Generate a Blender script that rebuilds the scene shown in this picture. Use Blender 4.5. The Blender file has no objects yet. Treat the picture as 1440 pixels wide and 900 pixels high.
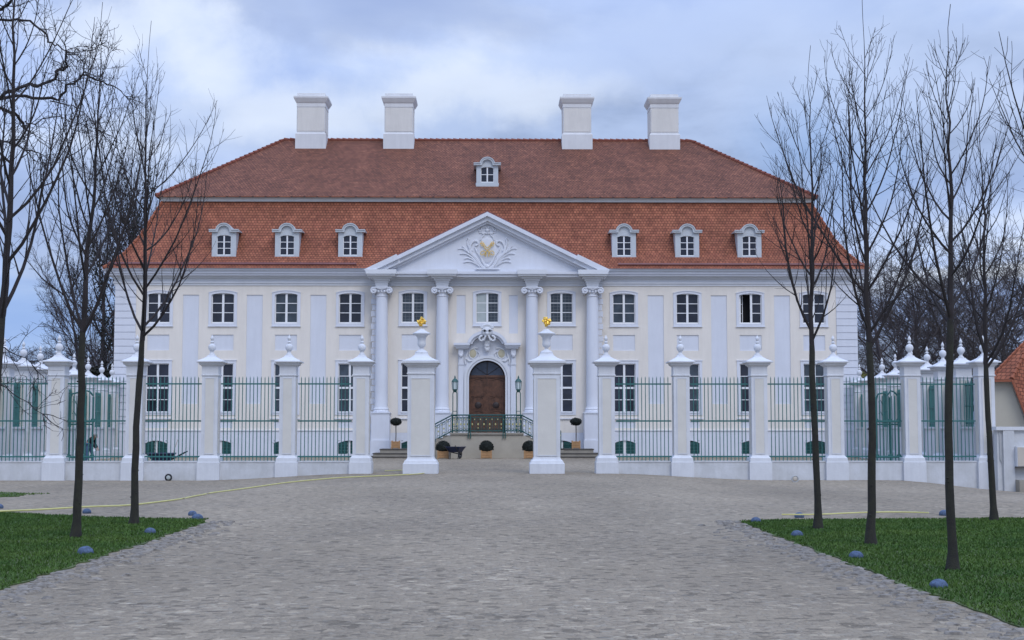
import bpy, bmesh, math, random
from mathutils import Vector, Matrix
from math import pi, sin, cos, tan, sqrt, radians as R
sc = bpy.context.scene
C = bpy.data.collections.new('place'); sc.collection.children.link(C)
rnd = random.Random(7)

# ---------------------------------------------------------------- camera
CAM = Vector((0.34, 0, 1.7)); F = 2000.0
cd = bpy.data.cameras.new('camera'); cam = bpy.data.objects.new('camera', cd); C.objects.link(cam)
cd.sensor_width = 36; cd.lens = F/1440*36; cd.clip_end = 6000; cd.clip_start = .1
cam.location = CAM
cam.rotation_euler = (R(90)+math.atan(153/F), 0, -math.atan(26.4/F))
sc.camera = cam
MW = cam.rotation_euler.to_matrix()
def ray(px, py): return MW @ Vector((px-720, 450-py, -F))
def W(px, py, Y):
    d = ray(px, py); return CAM + d*(Y/d.y)
def Z(py, Y, px=700): return W(px, py, Y).z
def X(px, Y, py=560): return W(px, py, Y).x
def sstep(a, b, t):
    t = max(0, min(1, (t-a)/(b-a))); return t*t*(3-2*t)
def gz(x, y):
    z = .13*sstep(57, 68, y)
    out = sstep(30, 48, y)*(1-sstep(55.2, 58, y))
    z -= out*(.26*sstep(4.5, 11, abs(x)) + .42*sstep(15.5, 20.5, x))
    z -= .42*sstep(15.5, 20.5, x)*sstep(55.2, 58, y)*(1-sstep(60, 70, y))
    return z
def G(px, py):
    d = ray(px, py); z = 0
    for _ in range(8):
        p = CAM + d*((z-CAM.z)/d.z); z = gz(p.x, p.y)
    return Vector((p.x, p.y, z))

# ---------------------------------------------------------------- materials
M = {}
def mat(name, col, rough=.8, var=0, vscale=3, bump=0, bscale=60, metal=0, spec=.5, col2=None, detail=6, rvar=0, bdist=.01, v2=0):
    m = bpy.data.materials.new(name); m.use_nodes = True; nt = m.node_tree; N = nt.nodes; L = nt.links
    b = N['Principled BSDF']; b.inputs['Roughness'].default_value = rough; b.inputs['Metallic'].default_value = metal
    b.inputs['Specular IOR Level'].default_value = spec
    b.inputs['Base Color'].default_value = (*col, 1)
    tc = N.new('ShaderNodeTexCoord')
    geo = N.new('ShaderNodeNewGeometry')
    if var or col2:
        n = N.new('ShaderNodeTexNoise'); n.inputs['Scale'].default_value = vscale; n.inputs['Detail'].default_value = detail; n.inputs['Roughness'].default_value = .65
        L.new(geo.outputs['Position'], n.inputs['Vector'])
        rp = N.new('ShaderNodeMapRange'); rp.inputs['From Min'].default_value = .3; rp.inputs['From Max'].default_value = .7
        L.new(n.outputs['Fac'], rp.inputs['Value'])
        mx = N.new('ShaderNodeMix'); mx.data_type = 'RGBA'
        c2 = col2 or tuple(c*(1+var) for c in col); c1 = col if col2 else tuple(c*(1-var) for c in col)
        mx.inputs['A'].default_value = (*c1, 1); mx.inputs['B'].default_value = (*c2, 1)
        L.new(rp.outputs['Result'], mx.inputs['Factor']); out = mx.outputs['Result']
        if v2:
            n3 = N.new('ShaderNodeTexNoise'); n3.inputs['Scale'].default_value = vscale*4; n3.inputs['Detail'].default_value = 6; n3.inputs['Roughness'].default_value = .7
            mp = N.new('ShaderNodeMapping'); mp.inputs['Scale'].default_value = (1.4, 1.4, .16); L.new(geo.outputs['Position'], mp.inputs['Vector']); L.new(mp.outputs['Vector'], n3.inputs['Vector'])
            r3 = N.new('ShaderNodeMapRange'); r3.inputs['From Min'].default_value = .3; r3.inputs['From Max'].default_value = .7
            r3.inputs['To Min'].default_value = 1-v2; r3.inputs['To Max'].default_value = 1+v2
            L.new(n3.outputs['Fac'], r3.inputs['Value'])
            vm = N.new('ShaderNodeVectorMath'); vm.operation = 'SCALE'; L.new(out, vm.inputs[0]); L.new(r3.outputs['Result'], vm.inputs['Scale']); out = vm.outputs['Vector']
        L.new(out, b.inputs['Base Color'])
    if bump:
        n2 = N.new('ShaderNodeTexNoise'); n2.inputs['Scale'].default_value = bscale; n2.inputs['Detail'].default_value = 5
        L.new(geo.outputs['Position'], n2.inputs['Vector'])
        bp = N.new('ShaderNodeBump'); bp.inputs['Strength'].default_value = bump; bp.inputs['Distance'].default_value = bdist
        L.new(n2.outputs['Fac'], bp.inputs['Height']); L.new(bp.outputs['Normal'], b.inputs['Normal'])
    M[name] = m; return m
mat('cream', (.755, .70, .625), .9, .04, .5, .4, 25, v2=.05)
mat('white', (.66, .675, .72), .85, .03, .7, .3, 25, v2=.035)
mat('trim', (.66, .67, .69), .8, .05, 1.2, .2, 20)
mat('fence_white', (.62, .63, .65), .85, .06, 1.6, .4, 18, v2=.05)
mat('fence_cream', (.62, .595, .54), .9, .05, 1.6, .4, 18)
mat('plinth_dirty', (.47, .475, .47), .9, 0, 1.1, .5, 15, col2=(.62, .63, .65), v2=.06)
mat('frame_white', (.80, .80, .80), .5)
mat('dormer_grey', (.50, .53, .55), .6, .06, 2)
mat('zinc', (.42, .43, .43), .55, .12, 1.5)
mat('copper_gutter', (.20, .08, .08), .5, .2, 2)
mat('teal', (.028, .135, .125), .45, .15, 5)
mat('dark_teal', (.015, .085, .08), .5, .2, 5)
mat('gold', (.95, .62, .12), .28, .1, 8, metal=.9)
mat('door_wood', (.095, .040, .020), .5, .45, 5, .3, 40)
mat('pale_gilt', (.50, .46, .20), .45, .15, 8)
mat('door_dark', (.022, .012, .010), .5)
mat('step_stone', (.30, .27, .22), .9, .12, 2, .4, 20)
mat('landing_stone', (.40, .36, .29), .9, .1, 1.3, .3, 15)
mat('dark_edge', (.09, .08, .07), .9, .2, 4)  # near-black tone; on the step edges it paints in their shadow
mat('planter_wood', (.42, .24, .11), .7, .18, 9)
mat('boxwood', (.012, .016, .012), .9, .4, 9)
mat('stem', (.05, .04, .03), .9)
mat('bark', (.020, .017, .016), .95, .3, 9, .8, 60, col2=(.034, .034, .022))
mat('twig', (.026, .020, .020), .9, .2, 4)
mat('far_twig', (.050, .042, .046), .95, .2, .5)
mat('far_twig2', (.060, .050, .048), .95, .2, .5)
mat('ivy', (.010, .012, .008), .9, .3, 3)
mat('bush', (.13, .13, .03), .9, .3, 3)
mat('dome_blue', (.065, .10, .17), .8, .5, 25, .5, 70)
mat('hose', (.60, .56, .20), .5, .1, 4)
mat('black_plastic', (.012, .013, .018), .45)
mat('navy', (.012, .020, .06), .5, .2, 5)
mat('red_paint', (.30, .04, .02), .5)
mat('blue_paint', (.02, .06, .30), .5)
mat('steel', (.35, .36, .37), .4, metal=.7)
mat('sweater', (.012, .014, .022), .95)
mat('jeans', (.07, .12, .22), .95)
mat('skin', (.42, .25, .18), .6)
mat('hair', (.22, .20, .18), .9)
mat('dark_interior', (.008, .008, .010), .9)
mat('curtain', (.42, .46, .45), .9, .1, 4)
mat('lamp_pane', (.55, .62, .62), .2)
mat('oval_buff', (.52, .47, .33), .8)
mat('gable_cream', (.50, .46, .37), .9, .05, 1)
mat('lattice_lead', (.16, .17, .18), .6)
mat('kerb_paint', (.62, .62, .60), .6, .08, 1.5)
mat('chimney_plaster', (.66, .655, .65), .9, .05, .8, .3, 20, v2=.05)
mat('chimney_buff', (.68, .65, .60), .9, .05, .8, .3, 20, v2=.05)
mat('soot', (.10, .09, .08), .9)
mat('cabinet', (.50, .45, .38), .8, .05, 2)
mat('grass_soil', (.06, .085, .02), .95, .3, 1.5)
mat('pebble', (.20, .178, .15), .9, .45, 9, .4, 50)
# glass: dark, reflective, a little different behind each window
def glass(name, col):
    m = mat(name, col, .06, 0, 1); nt = m.node_tree; b = nt.nodes['Principled BSDF']
    n = nt.nodes.new('ShaderNodeTexNoise'); n.inputs['Scale'].default_value = 1.6; n.inputs['Detail'].default_value = 3
    g = nt.nodes.new('ShaderNodeNewGeometry'); nt.links.new(g.outputs['Position'], n.inputs['Vector'])
    bp = nt.nodes.new('ShaderNodeBump'); bp.inputs['Strength'].default_value = .25; bp.inputs['Distance'].default_value = .02
    nt.links.new(n.outputs['Fac'], bp.inputs['Height']); nt.links.new(bp.outputs['Normal'], b.inputs['Normal'])
    n4 = nt.nodes.new('ShaderNodeTexNoise'); n4.inputs['Scale'].default_value = 2.2; nt.links.new(g.outputs['Position'], n4.inputs['Vector'])
    mx = nt.nodes.new('ShaderNodeMix'); mx.data_type = 'RGBA'; mx.inputs['A'].default_value = (*[c*.35 for c in col], 1); mx.inputs['B'].default_value = (*[c*2.3 for c in col], 1)
    nt.links.new(n4.outputs['Fac'], mx.inputs['Factor']); nt.links.new(mx.outputs['Result'], b.inputs['Base Color'])
glass('glass', (.016, .018, .026)); glass('glass_b', (.035, .045, .055)); glass('fan_glass', (.04, .05, .07))

def tile_mat(name, ca, cb, cm, w=.175, h=.175):
    m = bpy.data.materials.new(name); m.use_nodes = True; nt = m.node_tree; N = nt.nodes; L = nt.links; b = N['Principled BSDF']
    b.inputs['Roughness'].default_value = .85; b.inputs['Specular IOR Level'].default_value = .3
    uv = N.new('ShaderNodeUVMap'); uv.uv_map = 'UVMap'
    br = N.new('ShaderNodeTexBrick'); br.offset = .5; br.squash = 1
    br.inputs['Scale'].default_value = 1; br.inputs['Brick Width'].default_value = w; br.inputs['Row Height'].default_value = h
    br.inputs['Mortar Size'].default_value = .018; br.inputs['Mortar Smooth'].default_value = .4; br.inputs['Bias'].default_value = 0
    br.inputs['Color1'].default_value = (*ca, 1); br.inputs['Color2'].default_value = (*cb, 1); br.inputs['Mortar'].default_value = (*cm, 1)
    L.new(uv.outputs['UV'], br.inputs['Vector'])
    n = N.new('ShaderNodeTexNoise'); n.inputs['Scale'].default_value = .55; n.inputs['Detail'].default_value = 8; n.inputs['Roughness'].default_value = .7
    L.new(uv.outputs['UV'], n.inputs['Vector'])
    mr = N.new('ShaderNodeMapRange'); mr.inputs['From Min'].default_value = .3; mr.inputs['From Max'].default_value = .7; mr.inputs['To Min'].default_value = .72; mr.inputs['To Max'].default_value = 1.28
    L.new(n.outputs['Fac'], mr.inputs['Value'])
    # tiles that came out of the kiln paler or darker
    vo = N.new('ShaderNodeTexVoronoi'); vo.inputs['Scale'].default_value = 5.5; L.new(uv.outputs['UV'], vo.inputs['Vector'])
    sx = N.new('ShaderNodeSeparateColor'); L.new(vo.outputs['Color'], sx.inputs['Color'])
    m2 = N.new('ShaderNodeMapRange'); m2.inputs['To Min'].default_value = .84; m2.inputs['To Max'].default_value = 1.2; L.new(sx.outputs['Red'], m2.inputs['Value'])
    mm = N.new('ShaderNodeMath'); mm.operation = 'MULTIPLY'; L.new(mr.outputs['Result'], mm.inputs[0]); L.new(m2.outputs['Result'], mm.inputs[1])
    vs = N.new('ShaderNodeVectorMath'); vs.operation = 'SCALE'; L.new(br.outputs['Color'], vs.inputs[0]); L.new(mm.outputs['Value'], vs.inputs['Scale'])
    L.new(vs.outputs['Vector'], b.inputs['Base Color'])
    # overlapping rows: height falls along each row
    su = N.new('ShaderNodeSeparateXYZ'); L.new(uv.outputs['UV'], su.inputs['Vector'])
    dv = N.new('ShaderNodeMath'); dv.operation = 'DIVIDE'; dv.inputs[1].default_value = h; L.new(su.outputs['Y'], dv.inputs[0])
    fr = N.new('ShaderNodeMath'); fr.operation = 'FRACT'; L.new(dv.outputs['Value'], fr.inputs[0])
    iv = N.new('ShaderNodeMath'); iv.operation = 'SUBTRACT'; iv.inputs[0].default_value = 1; L.new(fr.outputs['Value'], iv.inputs[1])
    bp = N.new('ShaderNodeBump'); bp.inputs['Strength'].default_value = .9; bp.inputs['Distance'].default_value = .035
    L.new(iv.outputs['Value'], bp.inputs['Height']); L.new(bp.outputs['Normal'], b.inputs['Normal'])
    M[name] = m
tile_mat('tile_low', (.315, .112, .060), (.235, .077, .044), (.085, .032, .02))
tile_mat('tile_up', (.24, .094, .052), (.15, .057, .034), (.05, .022, .018))

def ground_mat():
    m = bpy.data.materials.new('setts'); m.use_nodes = True; nt = m.node_tree; N = nt.nodes; L = nt.links; b = N['Principled BSDF']
    b.inputs['Roughness'].default_value = .9; b.inputs['Specular IOR Level'].default_value = .25
    g = N.new('ShaderNodeNewGeometry')
    nd = N.new('ShaderNodeTexNoise'); nd.inputs['Scale'].default_value = 3; L.new(g.outputs['Position'], nd.inputs['Vector'])
    ad = N.new('ShaderNodeVectorMath'); ad.operation = 'MULTIPLY_ADD'; ad.inputs[1].default_value = (.12, .12, 0); L.new(nd.outputs['Color'], ad.inputs[0]); L.new(g.outputs['Position'], ad.inputs[2])
    vo = N.new('ShaderNodeTexVoronoi'); vo.inputs['Scale'].default_value = 16; vo.inputs['Randomness'].default_value = .8; L.new(ad.outputs['Vector'], vo.inputs['Vector'])
    ve = N.new('ShaderNodeTexVoronoi'); ve.feature = 'DISTANCE_TO_EDGE'; ve.inputs['Scale'].default_value = 16; ve.inputs['Randomness'].default_value = .8; L.new(ad.outputs['Vector'], ve.inputs['Vector'])
    sc_ = N.new('ShaderNodeSeparateColor'); L.new(vo.outputs['Color'], sc_.inputs['Color'])
    cr = N.new('ShaderNodeValToRGB'); e = cr.color_ramp.elements
    e[0].position = 0; e[0].color = (.145, .118, .092, 1); e[1].position = 1; e[1].color = (.47, .40, .29, 1)
    for p, c in ((.18, (.212, .178, .136)), (.5, (.292, .242, .180)), (.75, (.33, .268, .192)), (.9, (.28, .258, .218))):
        q = cr.color_ramp.elements.new(p); q.color = (*c, 1)
    L.new(sc_.outputs['Red'], cr.inputs['Fac'])
    # sand lying over the stones in patches
    ns = N.new('ShaderNodeTexNoise'); ns.inputs['Scale'].default_value = .33; ns.inputs['Detail'].default_value = 9; ns.inputs['Roughness'].default_value = .72; L.new(g.outputs['Position'], ns.inputs['Vector'])
    rs = N.new('ShaderNodeMapRange'); rs.inputs['From Min'].default_value = .40; rs.inputs['From Max'].default_value = .62; rs.inputs['To Min'].default_value = .30; rs.inputs['To Max'].default_value = .85; L.new(ns.outputs['Fac'], rs.inputs['Value'])
    nf = N.new('ShaderNodeTexNoise'); nf.inputs['Scale'].default_value = 40; nf.inputs['Detail'].default_value = 4; L.new(g.outputs['Position'], nf.inputs['Vector'])
    sand = N.new('ShaderNodeMix'); sand.data_type = 'RGBA'; sand.inputs['A'].default_value = (.268, .219, .158, 1); sand.inputs['B'].default_value = (.365, .302, .215, 1); L.new(nf.outputs['Fac'], sand.inputs['Factor'])
    edge = N.new('ShaderNodeMapRange'); edge.inputs['From Min'].default_value = .0; edge.inputs['From Max'].default_value = .10; edge.inputs['To Min'].default_value = 1; edge.inputs['To Max'].default_value = 0; L.new(ve.outputs['Distance'], edge.inputs['Value'])
    mxs = N.new('ShaderNodeMath'); mxs.operation = 'MAXIMUM'
    e2 = N.new('ShaderNodeMath'); e2.operation = 'MULTIPLY'; e2.inputs[1].default_value = .9; L.new(edge.outputs['Result'], e2.inputs[0])
    L.new(rs.outputs['Result'], mxs.inputs[0]); L.new(e2.outputs['Value'], mxs.inputs[1])
    mx = N.new('ShaderNodeMix'); mx.data_type = 'RGBA'; L.new(mxs.outputs['Value'], mx.inputs['Factor']); L.new(cr.outputs['Color'], mx.inputs['A']); L.new(sand.outputs['Result'], mx.inputs['B'])
    # odd stones much darker or paler
    v3 = N.new('ShaderNodeTexVoronoi'); v3.inputs['Scale'].default_value = 9; L.new(g.outputs['Position'], v3.inputs['Vector'])
    s3 = N.new('ShaderNodeSeparateColor'); L.new(v3.outputs['Color'], s3.inputs['Color'])
    r3 = N.new('ShaderNodeValToRGB'); q = r3.color_ramp.elements; q[0].position = 0; q[0].color = (.55, .55, .55, 1); q[1].position = 1; q[1].color = (1.45, 1.45, 1.45, 1)
    for p, c in ((.10, .60), (.16, 1.0), (.90, 1.0), (.95, 1.35)):
        t = r3.color_ramp.elements.new(p); t.color = (c, c, c, 1)
    L.new(s3.outputs['Green'], r3.inputs['Fac'])
    mu = N.new('ShaderNodeMix'); mu.data_type = 'RGBA'; mu.blend_type = 'MULTIPLY'; mu.inputs['Factor'].default_value = .8; L.new(mx.outputs['Result'], mu.inputs['A']); L.new(r3.outputs['Color'], mu.inputs['B'])
    # broad dirt / wheel track variation
    nb = N.new('ShaderNodeTexNoise'); nb.inputs['Scale'].default_value = .11; nb.inputs['Detail'].default_value = 5
    mp = N.new('ShaderNodeMapping'); mp.inputs['Scale'].default_value = (2.4, .8, 1); L.new(g.outputs['Position'], mp.inputs['Vector']); L.new(mp.outputs['Vector'], nb.inputs['Vector'])
    rb = N.new('ShaderNodeMapRange'); rb.inputs['From Min'].default_value = .3; rb.inputs['From Max'].default_value = .7; rb.inputs['To Min'].default_value = .78; rb.inputs['To Max'].default_value = 1.12; L.new(nb.outputs['Fac'], rb.inputs['Value'])
    vs = N.new('ShaderNodeVectorMath'); vs.operation = 'SCALE'; L.new(mu.outputs['Result'], vs.inputs[0]); L.new(rb.outputs['Result'], vs.inputs['Scale'])
    L.new(vs.outputs['Vector'], b.inputs['Base Color'])
    mh = N.new('ShaderNodeMapRange'); mh.inputs['From Max'].default_value = .22; L.new(ve.outputs['Distance'], mh.inputs['Value'])
    hm = N.new('ShaderNodeMath'); hm.operation = 'MULTIPLY_ADD'; hm.inputs[1].default_value = .35; L.new(sc_.outputs['Green'], hm.inputs[0]); L.new(mh.outputs['Result'], hm.inputs[2])
    bp = N.new('ShaderNodeBump'); bp.inputs['Strength'].default_value = .8; bp.inputs['Distance'].default_value = .014; L.new(hm.outputs['Value'], bp.inputs['Height']); L.new(bp.outputs['Normal'], b.inputs['Normal'])
    M['setts'] = m
ground_mat()
def grass_blade_mat():
    m = bpy.data.materials.new('grass_blade'); m.use_nodes = True; nt = m.node_tree; N = nt.nodes; L = nt.links; b = N['Principled BSDF']
    b.inputs['Roughness'].default_value = .7; b.inputs['Specular IOR Level'].default_value = .25
    g = N.new('ShaderNodeNewGeometry'); n = N.new('ShaderNodeTexNoise'); n.inputs['Scale'].default_value = .8; n.inputs['Detail'].default_value = 5; n.inputs['Roughness'].default_value = .6; L.new(g.outputs['Position'], n.inputs['Vector'])
    cr = N.new('ShaderNodeValToRGB'); e = cr.color_ramp.elements; e[0].position = .32; e[0].color = (.042, .098, .018, 1); e[1].position = .72; e[1].color = (.085, .145, .026, 1)
    L.new(n.outputs['Fac'], cr.inputs['Fac'])
    w = N.new('ShaderNodeMapRange'); w.inputs['To Min'].default_value = .75; w.inputs['To Max'].default_value = 1.25; L.new(g.outputs['Random Per Island'], w.inputs['Value'])
    vs = N.new('ShaderNodeVectorMath'); vs.operation = 'SCALE'; L.new(cr.outputs['Color'], vs.inputs[0]); L.new(w.outputs['Result'], vs.inputs['Scale']); L.new(vs.outputs['Vector'], b.inputs['Base Color'])
    M['grass_blade'] = m
grass_blade_mat()

# ---------------------------------------------------------------- mesh builder
ORG = {}
class MB:
    def __init__(s): s.v = []; s.f = []; s.uv = {}
    def quad(s, *p, uv=None):
        n = len(s.v); s.v += [tuple(q) for q in p]; s.f.append(tuple(range(n, n+len(p))))
        if uv: s.uv[len(s.f)-1] = uv
        return s
    def box(s, x0, x1, y0, y1, z0, z1, tz=0, tx=0):
        # tz: tapers the top inward by tz on every side
        n = len(s.v)
        s.v += [(x0, y0, z0), (x1, y0, z0), (x1, y1, z0), (x0, y1, z0), (x0+tz, y0+tz, z1), (x1-tz, y0+tz, z1), (x1-tz, y1-tz, z1), (x0+tz, y1-tz, z1)]
        s.f += [tuple(n+i for i in q) for q in ((0, 3, 2, 1), (4, 5, 6, 7), (0, 1, 5, 4), (1, 2, 6, 5), (2, 3, 7, 6), (3, 0, 4, 7))]
        return s
    def prism(s, poly, y0, y1):
        n = len(s.v); k = len(poly)
        s.v += [(x, y0, z) for x, z in poly] + [(x, y1, z) for x, z in poly]
        s.f.append(tuple(range(n, n+k))); s.f.append(tuple(range(n+2*k-1, n+k-1, -1)))
        for i in range(k):
            j = (i+1) % k; s.f.append((n+i, n+k+i, n+k+j, n+j))
        return s
    def band(s, path, t0, t1, y0, y1, closed=False):
        # a moulding following a path in the XZ plane, from offset t0 to t1 along its left normal
        k = len(path); A = []; B = []
        for i in range(k):
            if closed: a = path[i-1]; b = path[(i+1) % k]
            else: a = path[max(0, i-1)]; b = path[min(k-1, i+1)]
            p = path[i]
            def un(u, v):
                d = (v[0]-u[0], v[1]-u[1]); l = math.hypot(*d) or 1; return (-d[1]/l, d[0]/l)
            if (not closed) and i in (0, k-1): nx, nz = un(a, b); mlt = 1
            else:
                n1 = un(a, p); n2 = un(p, b); nx, nz = n1[0]+n2[0], n1[1]+n2[1]; l = math.hypot(nx, nz) or 1; nx /= l; nz /= l
                mlt = 1/max(.35, nx*n1[0]+nz*n1[1])
            A.append((p[0]+nx*t0*mlt, p[1]+nz*t0*mlt)); B.append((p[0]+nx*t1*mlt, p[1]+nz*t1*mlt))
        m = k if closed else k-1
        for i in range(m):
            j = (i+1) % k
            s.prism([A[i], A[j], B[j], B[i]], y0, y1)
        return s
    def tube(s, pts, rad, n=6, cap=True):
        pts = [Vector(p) for p in pts]; k = len(pts)
        if not hasattr(rad, '__len__'): rad = [rad]*k
        base = len(s.v); up = None
        for i in range(k):
            t = (pts[min(k-1, i+1)]-pts[max(0, i-1)])
            if t.length < 1e-9: t = Vector((0, 0, 1))
            t.normalize()
            if up is None: up = Vector((0, 1, 0)) if abs(t.y) < .9 else Vector((1, 0, 0))
            a = t.cross(up); a.normalize(); b = t.cross(a); up = -b if False else up
            for j in range(n):
                th = 2*pi*j/n; q = pts[i] + (a*cos(th)+b*sin(th))*rad[i]; s.v.append((q.x, q.y, q.z))
        for i in range(k-1):
            for j in range(n):
                a0 = base+i*n+j; a1 = base+i*n+(j+1) % n; s.f.append((a0, a1, a1+n, a0+n))
        if cap:
            s.f.append(tuple(base+j for j in range(n))[::-1]); s.f.append(tuple(base+(k-1)*n+j for j in range(n)))
        return s
    def lathe(s, cx, cy, prof, n=16, rot=0, sq=False):
        base = len(s.v); k = len(prof)
        for r, z in prof:
            for j in range(n):
                th = 2*pi*(j+rot)/n
                rr = r*(sqrt(2) if sq else 1)
                s.v.append((cx+rr*cos(th), cy+rr*sin(th), z))
        for i in range(k-1):
            for j in range(n):
                a0 = base+i*n+j; a1 = base+i*n+(j+1) % n; s.f.append((a0, a1, a1+n, a0+n))
        s.f.append(tuple(base+j for j in range(n))[::-1]); s.f.append(tuple(base+(k-1)*n+j for j in range(n)))
        return s
    def sq(s, cx, cy, prof): return s.lathe(cx, cy, prof, 4, .5, True)
    def ell(s, c, rx, ry, rz, nu=12, nv=8, jit=0, rr=None):
        base = len(s.v)
        for i in range(1, nv):
            ph = pi*i/nv
            for j in range(nu):
                th = 2*pi*j/nu; q = 1+(rr.uniform(-jit, jit) if jit else 0)
                s.v.append((c[0]+rx*q*sin(ph)*cos(th), c[1]+ry*q*sin(ph)*sin(th), c[2]+rz*q*cos(ph)))
        t = len(s.v); s.v.append((c[0], c[1], c[2]+rz)); s.v.append((c[0], c[1], c[2]-rz))
        for i in range(nv-2):
            for j in range(nu):
                a = base+i*nu+j; b = base+i*nu+(j+1) % nu; s.f.append((a, a+nu, b+nu, b))
        for j in range(nu):
            s.f.append((t, base+j, base+(j+1) % nu)); s.f.append((t+1, base+(nv-2)*nu+(j+1) % nu, base+(nv-2)*nu+j))
        return s
    def build(s, name, m, parent=None, origin=None, smooth=False, ang=35):
        po = ORG[parent.name] if parent else Vector((0, 0, 0))
        o0 = Vector(origin) if origin is not None else (po if parent else Vector((0, 0, 0)))
        me = bpy.data.meshes.new(name); me.from_pydata([(x-o0.x, y-o0.y, z-o0.z) for x, y, z in s.v], [], s.f)
        if s.uv:
            ul = me.uv_layers.new(name='UVMap')
            for fi, us in s.uv.items():
                ls = me.polygons[fi].loop_start
                for q, u in enumerate(us): ul.data[ls+q].uv = u
        me.materials.append(M[m])
        if smooth:
            me.polygons.foreach_set('use_smooth', [True]*len(me.polygons)); me.set_sharp_from_angle(angle=R(ang))
        me.update()
        o = bpy.data.objects.new(name, me); C.objects.link(o)
        if parent: o.parent = parent
        o.location = o0-po; ORG[o.name] = o0
        return o
def tag(o, label=None, cat=None, group=None, kind=None):
    if label: o['label'] = label
    if cat: o['category'] = cat
    if group: o['group'] = group
    if kind: o['kind'] = kind
    return o
def thing(name, label, cat, loc, group=None):
    o = bpy.data.objects.new(name, None); C.objects.link(o); o.location = loc; o.empty_display_size = .2
    ORG[o.name] = Vector(loc); return tag(o, label, cat, group)
def cp(o, parent=None, loc=None, label=None, rz=None, scl=None):
    c = o.copy(); C.objects.link(c)
    if loc is not None: c.location = Vector(loc)-(ORG[parent.name] if parent else Vector((0, 0, 0)))
    ORG[c.name] = Vector(loc) if loc is not None else ORG[o.name]
    if parent: c.parent = parent
    if label: c['label'] = label
    if rz is not None: c.rotation_euler.z = rz
    if scl: c.scale = scl
    for ch in list(o.children):
        d = cp(ch); d.parent = c
    return c
def arcp(cx, cz, r, a0, a1, n, rz=None):
    rz = rz or r
    return [(cx+r*cos(a0+(a1-a0)*i/n), cz+rz*sin(a0+(a1-a0)*i/n)) for i in range(n+1)]
def spiral(cx, cz, r0, r1, a0, a1, n=14):
    return [(cx+(r0+(r1-r0)*i/n)*cos(a0+(a1-a0)*i/n), cz+(r0+(r1-r0)*i/n)*sin(a0+(a1-a0)*i/n)) for i in range(n+1)]

# ---------------------------------------------------------------- ground
def ground():
    xs = sorted(set([-3000, -800, -300, -120, -70] + [i*1.0 for i in range(-42, 43)] + [70, 120, 300, 800, 3000]))
    ys = sorted(set([-300, -60, -20] + [i*1.0 for i in range(0, 105)] + [55.2, 120, 150, 220, 400, 900, 2500, 5000]))
    b = MB(); b.v = [(x, y, gz(x, y)) for y in ys for x in xs]; n = len(xs)
    for j in range(len(ys)-1):
        for i in range(n-1): b.f.append((j*n+i, j*n+i+1, (j+1)*n+i+1, (j+1)*n+i))
    tag(b.build('ground', 'setts', smooth=True), kind='structure')
ground()
def lawn(poly, seed, dens, name):
    r = random.Random(seed)
    # ragged outline
    out = []
    for i in range(len(poly)):
        a = Vector(poly[i]); c = Vector(poly[(i+1) % len(poly)]); L = (c-a).length; k = max(1, int(L/.22)) if L < 60 else 4
        nrm = Vector((-(c-a).y, (c-a).x)).normalized()
        for j in range(k):
            p = a+(c-a)*(j/k)+nrm*r.uniform(-.07, .07); out.append((p.x, p.y))
    b = MB(); b.quad(*[(x, y, gz(x, y)+.014) for x, y in out]); 
    for i in range(len(out)):
        p = out[i]; q = out[(i+1) % len(out)]
        b.quad((p[0], p[1], gz(*p)-.05), (q[0], q[1], gz(*q)-.05), (q[0], q[1], gz(*q)+.014), (p[0], p[1], gz(*p)+.014))
    tag(b.build(name, 'grass_soil'), kind='structure')
    def inside(x, y):
        c = False; n = len(out); j = n-1
        for i in range(n):
            xi, yi = out[i]; xj, yj = out[j]
            if (yi > y) != (yj > y) and x < (xj-xi)*(y-yi)/(yj-yi)+xi: c = not c
            j = i
        return c
    x0 = min(p[0] for p in poly); x1 = max(p[0] for p in poly); y0 = min(p[1] for p in poly); y1 = max(p[1] for p in poly)
    b = MB(); v = b.v; f = b.f; cnt = 0
    pts = []
    while cnt < dens:
        y = y0+(y1-y0)*r.random()**1.5; x = r.uniform(x0, x1)
        # only where the lens could see it, even from a step to the side
        if abs(x-.34) > y*.40+6.0: continue
        cnt += 1; pts.append((x, y))
    # edge test on a coarse grid to stay quick
    for x, y in pts:
        if not (x0+.15 < x < x1-.15 and y0+.15 < y < y1-.6) and not inside(x, y): continue
        if y > y1-4 and not inside(x, y): continue
        h = r.uniform(.018, .045); w = .005+.0004*y; a = r.uniform(0, pi); lx = r.uniform(-.025, .025); ly = r.uniform(-.025, .025)
        z = gz(x, y)+.01; n = len(v); dx = cos(a)*w; dy = sin(a)*w
        v.append((x-dx, y-dy, z)); v.append((x+dx, y+dy, z)); v.append((x+lx, y+ly, z+h)); f.append((n, n+1, n+2))
    tag(b.build('grass', 'grass_blade'), 'short green grass of the lawn beside the %s side of the avenue' % ('left' if x0 < 0 else 'right'), 'grass', kind='stuff')
lawn([(-4.85, 2), (-4.85, 26.2), (-5.4, 26.9), (-7.3, 27.6), (-10, 29.4), (-16, 30.6), (-26, 31), (-26, 2)], 3, 240000, 'lawn')
lawn([(4.82, 2), (26, 2), (26, 27.6), (16, 27.1), (9, 26.9), (5.6, 26.6), (4.82, 26.2)], 4, 260000, 'lawn')
lawn([(-12.35, 38.6), (-13.6, 42.6), (-18, 46), (-24, 46), (-24, 36), (-14, 36.8)], 5, 9000, 'lawn')

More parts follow.
